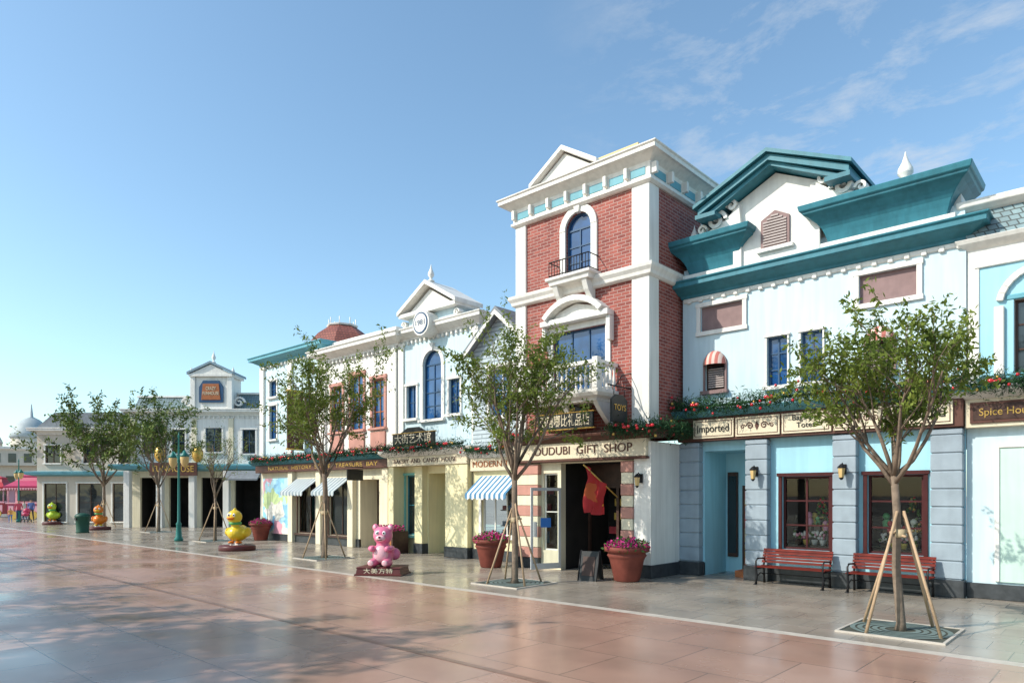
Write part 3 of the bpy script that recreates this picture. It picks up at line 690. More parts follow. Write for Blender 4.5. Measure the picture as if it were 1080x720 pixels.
for i in range(14):
    xx=-11.85+i*.148; b['trim'].lathe(xx,Y-.82,[(.045,4.6),(.045,4.64),(.025,4.68),(.05,4.82),(.045,4.9),(.022,5.05),(.04,5.16),(.045,5.2)],WHITE,8)
for i in range(5):
    for xx in (-12.03,-9.74): b['trim'].lathe(xx,Y-.65+i*.14,[(.045,4.6),(.025,4.68),(.05,4.82),(.022,5.05),(.045,5.2)],WHITE,8)
# ground storey
go=[(-11.5,-9.52,0,2.85,2.2),(-12.12,-11.62,.5,2.6)]
wall(b['walls'],X0,X1-.02,0,3.55,Y,CREAM,go)
b['walls'].box(-9.15,X1+.07,Y-.1,16.0,0.32,3.3,WHITE); b['plinth'].box(-9.18,X1+.1,Y-.13,16.0,0,.32,DBASE)
b['interior'].box(-11.5,-9.52,Y+2.2,Y+2.3,0,2.85,INTD); b['interior'].box(-11.5,-9.52,Y+1.2,Y+1.24,2.2,2.85,BROWN)
for xx in (-11.45,-10.5,-9.6): b['interior'].box(xx-.04,xx+.04,Y+1.2,Y+1.26,0,2.2,BROWN)
R=random.Random(5)
for i in range(14): b['interior'].box(*(lambda u:(u,u+.25))(R.uniform(-11.4,-9.9)),Y+2.0,Y+2.15,*(lambda u:(u,u+.2))(R.choice([.5,.9,1.3,1.7])),R.choice(GOODS))
window(b,*go[1],Y,1,2,WHITE,CLEAR,sill=False); b['interior'].box(-12.1,-11.51,Y+.5,Y+.55,.3,2.8,INTD)
for a,c in ((X0+.02,-12.2),(-9.5,-9.17)):
    z=.0;k=0
    while z<2.85:
        b['pilasters'].box(a-.012*(k%2),c+.012*(k%2),Y-.14-.012*(k%2),Y+.01,z+.004,min(z+.28,2.88),(CREAM if k%2==0 else PINK) if k>0 else DBASE); z+=.285;k+=1
b['signs'].box(X0+.02,X1,Y-.2,Y+.01,2.95,3.38,SIGNC); b['signs'].box(X0+.0,X1+.03,Y-.25,Y+.01,2.885,2.945,WINE)
text(b.e,'sign_text','DUDUBI  GIFT  SHOP',-10.7,Y-.205,3.17,.3,WINE,3.1,ext=.012)
b['cornice'].loft(X0,X1,Y,Y+.2,[(3.385,.2),(3.42,.3),(3.5,.4),(3.56,.42),(3.6,.3)],WINE)
# ornate black name board
b['signs'].box(-11.9,-10.1,Y-.5,Y-.42,3.7,4.12,BLACK); b['signs'].prism([(-11.7,4.12),(-10.3,4.12),(-10.6,4.26),(-11.0,4.34),(-11.4,4.26)],Y-.5,Y-.42,BLACK)
for z in(3.68,4.1): b['signs'].box(-11.95,-10.05,Y-.52,Y-.41,z,z+.03,GOLD)
text(b.e,'sign_text','嘟噜嘟比礼品店',-11.0,Y-.505,3.9,.34,SIGNC,1.6)
text(b.e,'sign_text','DULUDUBI GIFT',-11.0,Y-.505,4.18,.1,GOLD,.7)
# hanging sign + iron bracket
b['signs'].prismx([(13.62,3.75),(14.3,3.75),(14.3,4.3),(14.12,4.42),(13.8,4.42),(13.62,4.3)],-9.33,-9.27,BLACK)
b['railings'].tube([(-9.3,14.5,4.62),(-9.3,13.5,4.62)],.018,IRON,5); b['railings'].tube([(-9.3,14.5,5.0),(-9.3,14.1,4.9),(-9.3,13.8,4.62)],.014,IRON,5)
for yy in(13.75,14.2): b['railings'].tube([(-9.3,yy,4.62),(-9.3,yy,4.4)],.01,IRON,4)
text(b.e,'sign_text','TOYS',-9.262,13.96,4.1,.2,GOLD,.5,rot=(PI/2,0,PI/2))
sconce(b,-8.95,Y-.1,2.4)
b.done()
# open glass door
d=Bld('open_glass_door',(-11.5,14.48,0),math.radians(-112))
for a,c,z0,z1 in((0,.06,0.05,2.2),(.84,.9,0.05,2.2),(.06,.84,2.12,2.2),(.06,.84,.05,.2)): d['frame'].box(a,c,-.02,.02,z0,z1,ALU)
d['glass'].quad((.06,0,.2),(.84,0,.2),(.84,0,2.12),(.06,0,2.12),CLEAR); d['sticker'].box(.3,.6,-.006,.006,1.15,1.4,M('blue_sticker',(.05,.2,.6))); d['frame'].box(.74,.8,-.06,.06,.9,1.3,ALU)
d.done()
# flag
d=Bld('shop_flag'); d['pole'].tube([(-9.6,14.35,1.95),(-10.05,13.55,2.75)],.018,GOLD,6)
vs=[];fs=[]
for i in range(13):
    for j in range(16):
        u=i/12;v=j/15
        vs.append((-10.03+u*.26+.04*math.sin(v*7+u*8),13.58+u*.46+.07*math.sin(u*13+v*5),2.72-u*.46-v*(1.15-.4*u)+.02*math.sin(u*8)))
for i in range(12):
    for j in range(15): q=i*16+j; fs.append((q,q+1,q+17,q+16))
d['cloth'].add(vs,fs,Mpatch('flag_print',[(.45,.03,.03),(.45,.03,.03),(.45,.03,.02),(.7,.35,.04),(.5,.1,.03),(.45,.03,.03)],2.6,.7),True); d.done()
# A frame board
d=Bld('sandwich_board_sign',(-9.62,13.25,0),.3)
for s in(-1,1):
    d['boards'].add([(-.22,s*.25,0),(.22,s*.25,0),(.22,s*.03,.68),(-.22,s*.03,.68)],[(0,1,2,3)],BLACK)
    d['boards'].tube([(-.23,s*.26,0),(-.23,s*.03,.7)],.014,IRON,5); d['boards'].tube([(.23,s*.26,0),(.23,s*.03,.7)],.014,IRON,5)
d['boards'].add([(-.15,-.227,.12),(.15,-.227,.12),(.15,-.085,.56),(-.15,-.085,.56)],[(0,1,2,3)],BROWN); d.done()

# ------------------------------------------------------------ grey clapboard gable shop
Y=15.2; b=Bld('clapboard_gable_shop'); X0,X1=-15.6,-13.12
ops=[(-15.2,-13.7,.75,2.35)]
wall(b['walls'],X0,X1,0,3.1,Y,YELLOW,ops); uo=[(-14.85,-13.9,4.4,5.9)]
wall(b['walls'],X0,X1,3.1,6.5,Y,SIDING,uo); shell(b['walls'],X0,X1,Y,Y+7,3.1,6.5,SIDING)
cx=(X0+X1)/2; b['walls'].prism([(X0,6.5),(X1,6.5),(cx,7.55)],Y,Y+7,SIDING)
chevron(b['roof'],cx,6.48,7.7,1.42,.12,Y-.3,Y+7.1,GREYR); chevron(b['trim'],cx,6.38,7.6,1.40,.16,Y-.33,Y-.305,WHITE)
window(b,*uo[0],Y,2,2,WHITE,BLUEG,sur=WHITE); window(b,*ops[0],Y,3,1,WHITE,CLEAR,sur=WHITE)
interior(b,-15.4,-13.3,Y,3.0,1.4); plinthed(b,X0,X1,Y,ops)
awning(b['awnings'],-15.2,-13.5,Y-.03,2.05,2.6,.7,BWSTR)
b['signs'].box(X0+.02,X1,Y-.15,Y+.01,2.75,3.15,SIGNC); text(b.e,'sign_text','MODERN TOYS',cx-.05,Y-.155,2.95,.26,ORANGE,2.1,ext=.01)
b['cornice'].loft(X0,X1-.02,Y,Y+.2,[(3.15,.15),(3.22,.25),(3.32,.35),(3.38,.35)],WHITE); b.done()

# ------------------------------------------------------------ pale shop with pediment clock
Y=15.5; b=Bld('white_pediment_shop'); X0,X1=-19.7,-15.62
ops=[(-19.3,-18.6,.6,2.7),(-18.1,-16.75,0,2.75,1.0)]
wall(b['walls'],X0,X1,0,3.2,Y,YELLOW,ops)
b['walls'].quad((-18.1,Y+1,0),(-16.75,Y+1,0),(-16.75,Y+1,2.75),(-18.1,Y+1,2.75),CREAM)
b['doors'].box(-18.0,-17.45,Y+.9,Y+.96,0.02,2.2,M('mint_door',(.25,.5,.45))); b['doors'].box(-17.4,-16.85,Y+.9,Y+.96,.02,2.3,BROWN)
b['doors'].box(-17.36,-16.9,Y+.86,Y+.895,.2,2.2,Mpatch('entrance_poster_print',[(.6,.1,.1),(.7,.65,.55),(.15,.3,.6),(.7,.45,.1),(.6,.6,.6)],3))
uo=[(-18.35,-17.4,4.6,6.95),(-19.25,-18.72,4.7,5.85),(-17.03,-16.5,4.7,5.85)]
wall(b['walls'],X0,X1,3.2,7.5,Y,PALEB,uo); shell(b['walls'],X0,X1,Y,Y+7,3.2,7.5,PALEB)
window(b,*uo[0],Y,2,4,BFRAME,BLUEG,arch=True,wm=PALEB,sur=WHITE,sw=.14,keystone=True)
for o in uo[1:]: window(b,*o,Y,2,2,BFRAME,BLUEG,sur=WHITE,sw=.08)
window(b,*ops[0],Y,1,2,TEAL,DARKG,sur=M('mint_trim',(.2,.5,.45)),sw=.08)
b['pilasters'].box(-16.7,-15.65,Y-.5,Y+.01,.34,3.0,YELLOW); b['plinth'].box(-16.73,-15.63,Y-.53,Y+.01,0,.34,DBASE)
b['pilasters'].box(-18.55,-18.15,Y-.25,Y+.01,.34,3.0,YELLOW); b['plinth'].box(-18.58,-18.12,Y-.28,Y+.01,0,.34,DBASE)
b['pilasters'].box(X0,X0+.3,Y-.5,Y+.01,0,3.0,YELLOW)
for a,c in((X0+.0,X0+.3),(X1-.3,X1)): b['pilasters'].box(a,c,Y-.07,Y+.01,3.65,7.4,WHITE)
b['signs'].box(X0,X1,Y-.55,Y+.01,3.0,3.32,SIGNC); text(b.e,'sign_text','BAKERY  AND  CANDY  HOUSE',-17.7,Y-.555,3.16,.2,WINE,3.2)
b['cornice'].loft(X0,X1,Y-.35,Y+.2,[(3.325,.2),(3.38,.28),(3.46,.36),(3.55,.36)],WHITE)
b['signs'].box(-19.3,-17.1,Y-.62,Y-.54,3.68,4.12,BLACK); b['signs'].prism([(-18.9,4.12),(-17.5,4.12),(-17.9,4.3),(-18.5,4.3)],Y-.62,Y-.54,BLACK)
for z in(3.66,4.1): b['signs'].box(-19.34,-17.06,Y-.64,Y-.53,z,z+.03,GOLD)
text(b.e,'sign_text','大街艺术馆',-18.2,Y-.625,3.9,.36,SIGNC,1.9,ext=.012)
cornice(b['cornice'],X0,X1,Y,Y+.5,7.45,WHITE,1,1); dentils(b['cornice'],X0+.1,X1-.1,Y,7.32,7.44,.09,WHITE,.22)
pc=-17.85
b['walls'].box(pc-1.2,pc+1.2,Y-.1,Y+.8,7.83,8.25,PALEB); b['trim'].prism([(pc-1.3,8.25),(pc+1.3,8.25),(pc,9.0)],Y-.15,Y+.8,WHITE)
b['trim'].box(pc-1.45,pc+1.45,Y-.35,Y+.8,8.2,8.32,WHITE); chevron(b['trim'],pc,8.42,9.28,1.5,.14,Y-.4,Y+.9,WHITE)
finial(b['trim'],pc,Y-.1,9.25,.6,WHITE,.11)
for s in(-1,1): scroll(b['trim'],pc+s*1.35,7.98,.16,Y-.2,Y,WHITE,s,1.3,.05)
g=b['trim']; n=24
for r,yy,mt in((.42,Y-.56,WHITE),(.36,Y-.58,BFRAME),(.31,Y-.585,WHITE)):
    g.add([(pc+r*math.cos(2*PI*i/n),yy,7.78+r*math.sin(2*PI*i/n)) for i in range(n)]+[(pc+r*math.cos(2*PI*i/n),Y,7.78+r*math.sin(2*PI*i/n)) for i in range(n)],[tuple(range(n))]+[(i,(i+1)%n,(i+1)%n+n,i+n) for i in range(n)],mt)
text(b.e,'sign_text','1981',pc,Y-.59,7.78,.25,BFRAME,.46)
b.done()

# ------------------------------------------------------------ corner shop with red turret roof
b=Bld('turret_roof_corner_shop'); X0,X1,XM=-29.8,-19.72,-24.6
ops=[(-29.4,-28.2,.4,2.6),(-26.6,-24.9,.4,2.5),(-24.2,-22.6,.4,2.5),(-22.1,-20.9,0,2.6,.8)]
wall(b['walls'],X0,X1,0,3.2,Y,CREAM,ops)
uA=[(-29.0,-28.4,4.5,6.0),(-29.0,-28.4,6.4,7.1),(-26.9,-26.3,4.5,6.2),(-25.8,-25.2,4.5,6.2)]
wall(b['walls'],X0,XM,3.2,7.9,Y,PALEB,uA); shell(b['walls'],X0,XM,Y,Y+7,0,7.9,PALEB)
uB=[(-23.9,-23.2,4.5,6.3),(-22.6,-21.8,4.5,6.6),(-21.2,-20.5,4.5,6.3)]
wall(b['walls'],XM,X1,3.2,7.4,Y-.06,WHITE,uB); shell(b['walls'],XM,X1,Y-.06,Y+7,3.2,7.4,WHITE)
for o in uA: window(b,*o,Y,2,2,BFRAME,BLUEG,sur=WHITE,sw=.1)
for o in uB: window(b,*o,Y-.06,2,3,ORANGE,BLUEG,sur=PINK,sw=.14)
for o in ops[1:3]: window(b,*o,Y,2,1,BROWN,CLEAR,sur=BROWN,sw=.08)
b['doors'].quad((-22.1,Y+.8,0),(-20.9,Y+.8,0),(-20.9,Y+.8,2.6),(-22.1,Y+.8,2.6),BROWN)
b['mural'].box(-29.55,-27.0,Y-.06,Y-.004,.3,2.75,Mpatch('cartoon_mural_print',[(.25,.55,.75),(.4,.65,.75),(.5,.62,.30),(.65,.33,.4),(.7,.67,.6),(.25,.5,.7),(.6,.6,.3)],1.6))
interior(b,-27,-22.3,Y,3.1,1.5); plinthed(b,X0,X1,Y,ops)
for a in (-26.95,-24.75,-22.5,-20.3): b['pilasters'].box(a-.18,a+.18,Y-.2,Y+.01,0,3.0,CREAM)
awning(b['awnings'],-26.7,-24.95,Y-.03,2.15,2.7,.75,GWSTR); awning(b['awnings'],-24.3,-22.7,Y-.03,2.15,2.7,.75,GWSTR)
for a,c in((X0,X0+.35),(-27.35,-27.0),(XM-.35,XM-.003)): b['pilasters'].box(a,c,Y-.1,Y+.01,3.5,7.85,WHITE)
for a,c in((XM,XM+.3),(X1-.3,X1)): b['pilasters'].box(a,c,Y-.15,Y-.05,3.5,7.35,WHITE)
for o in uB: b['trim'].box(o[0]-.1,o[1]+.1,Y-.12,Y-.061,3.7,4.35,PINK)
b['signs'].box(X0,X1,Y-.3,Y+.01,3.0,3.32,WINE); text(b.e,'sign_text','NATURAL  HISTORY  STORE   TREASURE  BAY',-24.6,Y-.305,3.16,.22,GOLD,8)
b['cornice'].loft(X0,X1,Y-.1,Y+.2,[(3.325,.2),(3.38,.28),(3.46,.36),(3.55,.36)],TEAL)
cornice(b['cornice'],X0,XM,Y,Y+4,7.85,TEALL,1.1,1.2); cornice(b['cornice'],XM+.02,X1,Y-.06,Y+1,7.36,WHITE,1.2,1.3)
dentils(b['cornice'],X0+.1,XM-.1,Y,7.7,7.84,.12,WHITE,.3); dentils(b['cornice'],XM+.1,X1-.1,Y-.06,7.22,7.35,.12,WHITE,.25)
b['walls'].box(XM+.3,X1-.3,Y+.1,Y+.5,7.8,8.15,WHITE)
tx,ty=-26.6,Y+2.2
b['roof'].lathe(tx,ty,[(1.7,8.2),(1.7,8.45),(1.8,8.5),(1.7,8.6),(1.25,9.1),(.7,9.5),(.6,9.55)],REDT,8,False)
b['trim'].lathe(tx,ty,[(.68,9.55),(.72,9.63),(.4,9.68),(.3,9.72)],WHITE,8,False)
for i in range(8):
    a=2*PI*i/8; b['railings'].tube([(tx+.6*math.cos(a),ty+.6*math.sin(a),9.6),(tx+.6*math.cos(a),ty+.6*math.sin(a),9.92)],.025,WHITE,5)
# vertical blade sign
b['signs'].box(-26.15,-26.05,14.7,15.42,3.95,6.3,WINE); b['signs'].box(-26.17,-26.03,14.66,15.46,6.3,6.38,GOLD); b['signs'].box(-26.17,-26.03,14.66,15.46,3.88,3.95,GOLD)
for i,ch in enumerate('NATURAL'): text(b.e,'sign_text',ch,-26.045,15.06,6.1-i*.32,.34,SIGNC,rot=(PI/2,0,PI/2))
b['signs'].box(-21.53,-21.47,14.5,15.2,2.55,2.95,BLACK); b['railings'].tube([(-21.5,15.4,3.05),(-21.5,14.4,3.05)],.018,IRON,5)
b.done()

# ------------------------------------------------------------ far clock-gable funhouse
b=Bld('clock_gable_funhouse',(-42.8,19.1,0),math.radians(42.5))
ops=[(-4.6,-3.2,0,3.1,1.5),(-2.8,-1.2,0,3.1,1.5),(-.8,.9,0,3.1,1.5),(1.3,3.2,0,3.1,1.5)]
uo=[(-4.4,-3.6,4.6,6.1),(-2.6,-1.8,4.6,6.1),(-.5,.5,4.7,6.2),(1.8,2.6,4.6,6.1),(3.0,3.5,4.6,6.1)]
wall(b['walls'],-5.2,4.4,0,3.6,0,CREAM,ops); wall(b['walls'],-5.2,4.4,3.6,7.0,0,WHITE,uo); shell(b['walls'],-5.2,4.4,0,9,0,7.0,WHITE)
b['interior'].box(-5,4.2,1.5,1.6,0,3.2,INTD)
for o in uo: window(b,*o,0,2,2,BFRAME,DARKG,sur=WHITE)
cornice(b['cornice'],-5.2,4.4,0,1,6.95,WHITE,1.1,1.2); b['cornice'].loft(-5.2,4.4,0,.3,[(3.5,.1),(3.6,.8),(3.8,.9),(3.9,.9),(3.95,.2)],TEALL)
dentils(b['cornice'],-5.1,4.3,0,6.8,6.94,.12,WHITE,.3)
for xx in (-5.0,-3.1,-1.2,1.1,4.2): b['pilasters'].box(xx-.15,xx+.15,-.08,.0,3.96,6.8,CREAM)
b['roof'].prismx([(.1,7.35),(1.2,7.35),(1.2,8.4),(.8,8.4)],1.3,4.3,SLATE); b['roof'].prismx([(.1,7.35),(1.2,7.35),(1.2,8.2),(.8,8.2)],-5.1,-1.3,SLATE)
b['cornice'].box(1.2,4.4,.7,1.3,8.4,8.52,WHITE); b['cornice'].box(-5.2,-1.2,.7,1.3,8.2,8.32,WHITE)
b['walls'].box(-1.15,1.15,-.3,1.4,7.3,9.5,WHITE); b['trim'].prism([(-1.3,9.5),(1.3,9.5),(0,10.1)],-.45,1.4,WHITE); chevron(b['trim'],0,9.62,10.3,1.45,.15,-.55,1.5,M('slate_blue_trim',(.2,.28,.33)))
b['trim'].box(-1.35,1.35,-.5,1.4,9.35,9.5,WHITE); finial(b['trim'],0,0,10.25,.8,WHITE,.12)
for s in(-1,1): b['pilasters'].box(s*1.15-.15,s*1.15+.15,-.4,-.1,7.3,9.35,WHITE); finial(b['trim'],s*1.3,-.2,9.5,.5,WHITE,.1); scroll(b['trim'],s*1.6,7.8,.4,-.1,.1,WHITE,s,1.4,.1)
b['signs'].prism([(-.75,7.75),(.75,7.75),(.75,8.7),(.5,9.1),(-.5,9.1),(-.75,8.7)],-.4,-.31,BFRAME); b['signs'].prism([(-.6,7.9),(.6,7.9),(.5,8.9),(-.5,8.9)],-.43,-.405,ORANGE)
text(b.e,'sign_text','CRAZY\nFUNHOUSE',0,-.44,8.45,.3,SIGNC,1.0)
b['signs'].box(-3.5,-.6,-1.0,-.9,3.2,4.0,WINE); text(b.e,'sign_text','FUNHOUSE',-2.05,-1.01,3.6,.55,GOLD,2.5)
for xx in(-5.0,-3.0,-1.0,1.1,3.4): b['pilasters'].box(xx-.18,xx+.18,-.85,-.5,0,3.5,WHITE)
for xx in(-2.9,-.6): b['signs'].ell((xx,-.9,4.5),(.35,.25,.5),GOLD)
b['roof'].prismx([(-.85,3.5),(-1.6,3.0),(-1.6,2.9),(-.85,3.4)],1.2,3.3,GREYR)
b.done()
b=Bld('low_cream_shop',(-50.2,12.5,0),math.radians(42.5)); SANDW=M('sand_plaster',(.56,.50,.42),.7)
ops=[(-3.5,-2.0,.2,2.8),(-1.2,.5,.2,2.8),(1.2,3.0,.2,2.8)]; uo=[(-3.4,-2.4,4.2,5.4),(-.8,.2,4.2,5.4),(1.6,2.6,4.2,5.4)]
for o in ops+uo: window(b,*o,4,2,2,BROWN,DARKG,sur=WHITE)
wall(b['walls'],-4,4,0,6.2,4,SANDW,ops+uo); shell(b['walls'],-4,4,4,10,0,6.2,SANDW); cornice(b['cornice'],-4,4,4,5,6.15,WHITE,1.2,1.2)
b['cornice'].loft(-4,4,4,4.5,[(3.3,.1),(3.4,.5),(3.6,.55),(3.65,.1)],TEALL)
b['roof'].prism([(-4.3,6.6),(4.3,6.6),(3,7.7),(-3,7.7)],4.3,9,GREYR); b.done()

# ------------------------------------------------------------ distant domed palace
b=Bld('domed_palace',(-112,24,0),math.radians(60)); SANDST=M('pale_stone',(.58,.53,.45),.7)
b['walls'].box(-14,16,0,8,0,6,SANDST); b['walls'].box(-6,6,-1,8,6,8,SANDST)
for i in range(13): b['windows'].box(-13+i*2.2,-12+i*2.2,-.05,-.004,1,4.6,DARKG)
for i in range(6): b['windows'].box(-5+i*1.8,-4.1+i*1.8,-1.05,-1.004,6.4,7.6,DARKG)
b['cornice'].loft(-14,16,0,8,[(6,0),(6.2,.4),(6.5,.4)],WHITE); b['cornice'].loft(-6,6,-1,8,[(8,0),(8.2,.4),(8.5,.4)],WHITE)
DL=M('dome_lead',(.38,.43,.44))
for cx,r,z in((0,2.4,8.5),(-4.6,1.1,8.5),(4.6,1.1,8.5),(11,1.6,6.5),(-11,1.6,6.5)):
    b['roof'].lathe(cx,3,[(r,z),(r,z+r*.6)],SANDST,16)
    b['roof'].lathe(cx,3,[(r*1.08,z+r*.6),(r,z+r*.9),(r*.8,z+r*1.35),(r*.4,z+r*1.7),(r*.1,z+r*1.85),(.05,z+r*2.6)],DL,16)
b.done()
b=Bld('distant_low_hall',(-96,34,0),math.radians(50)); b['walls'].box(-12,12,0,6,0,5,SANDST)
for i in range(10): b['windows'].box(-11+i*2.2,-9.8+i*2.2,-.05,-.004,.5,3.4,DARKG)
b['roof'].prism([(-12.4,5),(12.4,5),(11,7),(-11,7)],-.4,6.4,GREYR); b.done()

# ------------------------------------------------------------ garlands
garland('christmas_garland',[[(-8.72,15.5,4.2),(-7.2,15.47,4.14),(-5.6,15.5,4.22),(-4.0,15.47,4.14),(-2.4,15.5,4.22)],[(-2.4,15.55,4.1),(0,15.5,4.05),(3,15.5,4.1)],
 [(-8.35,16.0,3.6),(-8.35,14.3,3.62),(-8.5,14.05,3.6),(-9.6,14.0,3.6)]],.2,1400,3)
garland('christmas_garland',[[(-13.0,14.05,3.62),(-12.2,14.03,3.6)],[(-15.6,14.8,3.42),(-14.3,14.78,3.36),(-13.15,14.8,3.42)],
 [(-19.7,14.75,3.62),(-18.2,14.72,3.56),(-17,14.72,3.6),(-15.6,14.75,3.62)],[(-29.8,14.95,3.62),(-28,14.95,3.56),(-26,14.95,3.62),(-24,14.95,3.56),(-22,14.95,3.6),(-19.8,14.95,3.62)]],.15,800,4)

# ------------------------------------------------------------ benches
def bench(x,y):
    b=Bld('red_park_bench',(x,y,0)); b.e.scale=(1,1,.88)
    for s in(-.72,.72):
        f=b['iron_frame']
        f.tube([(s,.22,0),(s,.2,.25),(s,.17,.42),(s,.25,.65),(s,.31,.86)],[.028,.024,.024,.022,.02],IRON,6)
        f.tube([(s,-.25,0),(s,-.2,.2),(s,-.24,.42),(s,-.25,.6),(s,-.15,.66),(s,.22,.64)],[.028,.024,.022,.02,.022,.02],IRON,6)
        f.tube([(s,-.24,.41),(s,.18,.40)],.022,IRON,6); f.tube([(s,-.2,.2),(s,0,.28),(s,.2,.22)],.016,IRON,6)
        f.tube([(s,-.26,.0),(s,-.32,.01)],.03,IRON,6)
    f.tube([(-.72,0,.27),(.72,0,.27)],.012,IRON,6)
    for i in range(6): b['seat'].box(-.76,.76,-.25+i*.078,-.19+i*.078,.43-abs(i-3)*-.004,.455+abs(i-3)*.004,RWOOD)
    for i in range(5):
        z=.53+i*.075; yy=.19+i*.027; b['backrest'].add([(-.76,yy-.025,z),(.76,yy-.025,z),(.76,yy-.006,z+.056),(-.76,yy-.006,z+.056),(-.76,yy,z),(.76,yy,z),(.76,yy+.019,z+.056),(-.76,yy+.019,z+.056)],[(0,1,2,3),(7,6,5,4),(0,4,5,1),(3,2,6,7),(0,3,7,4),(1,5,6,2)],RWOOD)
    b.done()
bench(-5.68,15.35); bench(-3.75,15.35)

# ------------------------------------------------------------ flower pots
def pot(x,y,s=1.0,flower=True,seed=0):
    b=Bld('flower_pot',(x,y,0)); b['pot'].lathe(0,0,[(.27*s,0),(.30*s,.03*s),(.40*s,.5*s),(.43*s,.56*s),(.46*s,.60*s),(.44*s,.64*s),(.44*s,.68*s),(.52*s,.70*s),(.53*s,.80*s),(.49*s,.81*s),(.46*s,.76*s),(.1,.74*s)],TERR,28)
    b.done(); R=random.Random(seed); L=[];F=[]
    for _ in range(1500):
        a=R.uniform(0,2*PI); r=.5*s*math.sqrt(R.random()); z=.74*s+(.24*s*(1-(r/(.52*s))**2))*R.uniform(.1,1.0)
        (L if R.random()<.4 else F).append((r*1.05*math.cos(a),r*1.05*math.sin(a),z+(.06 if R.random()<.5 else 0)))
    leaves_obj('leaves',L,.09*s,SHRUB,b.e,seed,.5,-.3); leaves_obj('flowers',F,.055*s,FUCH,b.e,seed+1,.9,-.5)
pot(-8.87,13.65,1.0,seed=1); pot(-13.35,13.7,.97,seed=2); pot(-28.9,15.0,.95,seed=4)
b=Bld('wooden_planter_box',(-19.3,14.85,0)); b['box'].box(-.45,.45,-.3,.3,.05,.7,ORANGE)
for z in(.1,.32,.54): b['box'].box(-.47,.47,-.32,.32,z,z+.14,ORANGE)
for sx_ in(-.45,.45): b['box'].box(sx_-.04,sx_+.04,-.34,.34,0,.76,BROWN)
b.done(); leaves_obj('flowers',[(random.uniform(-.42,.42),random.uniform(-.28,.28),random.uniform(.7,.95)) for _ in range(700)],.07,[FUCH,SHRUB],b.e,5,.8,-.3,matidx=[.6,.4])

# ------------------------------------------------------------ cartoon sculptures
def blob(parent,name,parts,mat,vox=.025):
    g=G()
    for c,r in parts: g.ell(c,r,mat,20,14)
    o=g.obj(name,parent); m=o.modifiers.new('r','REMESH'); m.mode='VOXEL'; m.voxel_size=vox; m.use_smooth_shade=True
    s=o.modifiers.new('s','SMOOTH'); s.iterations=4; return o
PNK=M('glossy_pink_paint',(.66,.16,.28),.3,.06,2,bump=0,spec=.5); PNK2=M('light_pink_paint',(.80,.45,.50),.3,.04,bump=0,spec=.5); EYEW=M('eye_white',(.8,.8,.8),.2,.0,bump=0)
BASE=M('maroon_sculpture_base',(.10,.025,.025),.4,.15,3)
YEL=M('glossy_yellow_paint',(.76,.53,.025),.3,.06,2,bump=0,spec=.5); ORG=M('orange_beak_paint',(.72,.20,.02),.3,.04,bump=0); GRN=M('green_scarf_paint',(.1,.4,.12),.4,bump=0)
def pink_bear(x,y,rz):
    b=Bld('pink_bear_sculpture',(x,y,0),rz)
    b['base'].loft(-.55,.55,-.38,.38,[(0,.05),(.03,.06),(.05,.02),(.17,0),(.19,.02),(.21,.0)],BASE,True); text(b.e,'base_text','大美方特',0,-.392,.11,.15,SIGNC,.75)
    blob(b.e,'body',[((0,.02,.50),(.27,.24,.30)),((0,.0,.98),(.25,.22,.235)),((0,.0,.75),(.16,.15,.15)),((-.2,.02,1.18),(.09,.05,.1)),((.2,.02,1.18),(.09,.05,.1)),
      ((-.25,-.12,.66),(.09,.17,.08)),((.25,-.12,.66),(.09,.17,.08)),((-.2,-.26,.66),(.08,.08,.08)),((.2,-.26,.66),(.08,.08,.08)),((-.18,-.2,.31),(.12,.24,.11)),((.18,-.2,.31),(.12,.24,.11)),((.24,.2,.5),(.16,.12,.16))],PNK)
    blob(b.e,'belly_and_muzzle',[((0,-.16,.52),(.19,.12,.22)),((0,-.2,.92),(.13,.09,.085)),((-.18,-.43,.32),(.08,.03,.08)),((.18,-.43,.32),(.08,.03,.08)),((-.2,-.03,1.18),(.055,.025,.06)),((.2,-.03,1.18),(.055,.025,.06))],PNK2,.018)
    for s in(-1,1): b['eyes'].ell((s*.09,-.195,1.05),(.045,.025,.055),EYEW); b['eyes'].ell((s*.085,-.218,1.05),(.02,.012,.028),BLACK)
    b['eyes'].ell((0,-.295,.95),(.035,.02,.025),DRED); b['eyes'].tube([(-.07,-.275,.89),(0,-.295,.87),(.07,-.275,.89)],.008,DRED,5); b.done()
pink_bear(-14.2,10.65,math.radians(35))
def duck(x,y,rz,s=1.0,name='yellow_duck_sculpture',c1=YEL,c2=ORG):
    b=Bld(name,(x,y,0),rz); b['base'].lathe(0,0,[(.62,0),(.64,.02),(.64,.15),(.60,.19),(.3,.20)],BASE,28)
    b['base'].lathe(0,0,[(.28,.19),(.22,.22),(.14,.3)],WHITE,16)
    blob(b.e,'body',[((0,.05,.62),(.36,.42,.30)),((0,.38,.78),(.13,.2,.12)),((0,-.14,1.0),(.16,.16,.2)),((0,-.18,1.22),(.27,.25,.25)),((-.35,.08,.66),(.08,.28,.18)),((.35,.08,.66),(.08,.28,.18)),((0,-.15,1.48),(.05,.08,.07))],c1)
    blob(b.e,'beak',[((0,-.46,1.18),(.14,.14,.035)),((0,-.43,1.13),(.11,.10,.03)),((-.14,-.15,.3),(.1,.17,.05)),((.14,-.15,.3),(.1,.17,.05))],c2,.018)
    b['scarf'].lathe(0,-.13,[(.17,.93),(.22,.96),(.22,1.02),(.18,1.05)],GRN,18)
    for q in(-1,1): b['eyes'].ell((q*.1,-.40,1.29),(.05,.03,.065),EYEW); b['eyes'].ell((q*.095,-.427,1.29),(.022,.012,.033),BLACK)
    b.done(); b.e.scale=(s,s,s)
duck(-24.3,11.7,math.radians(35))
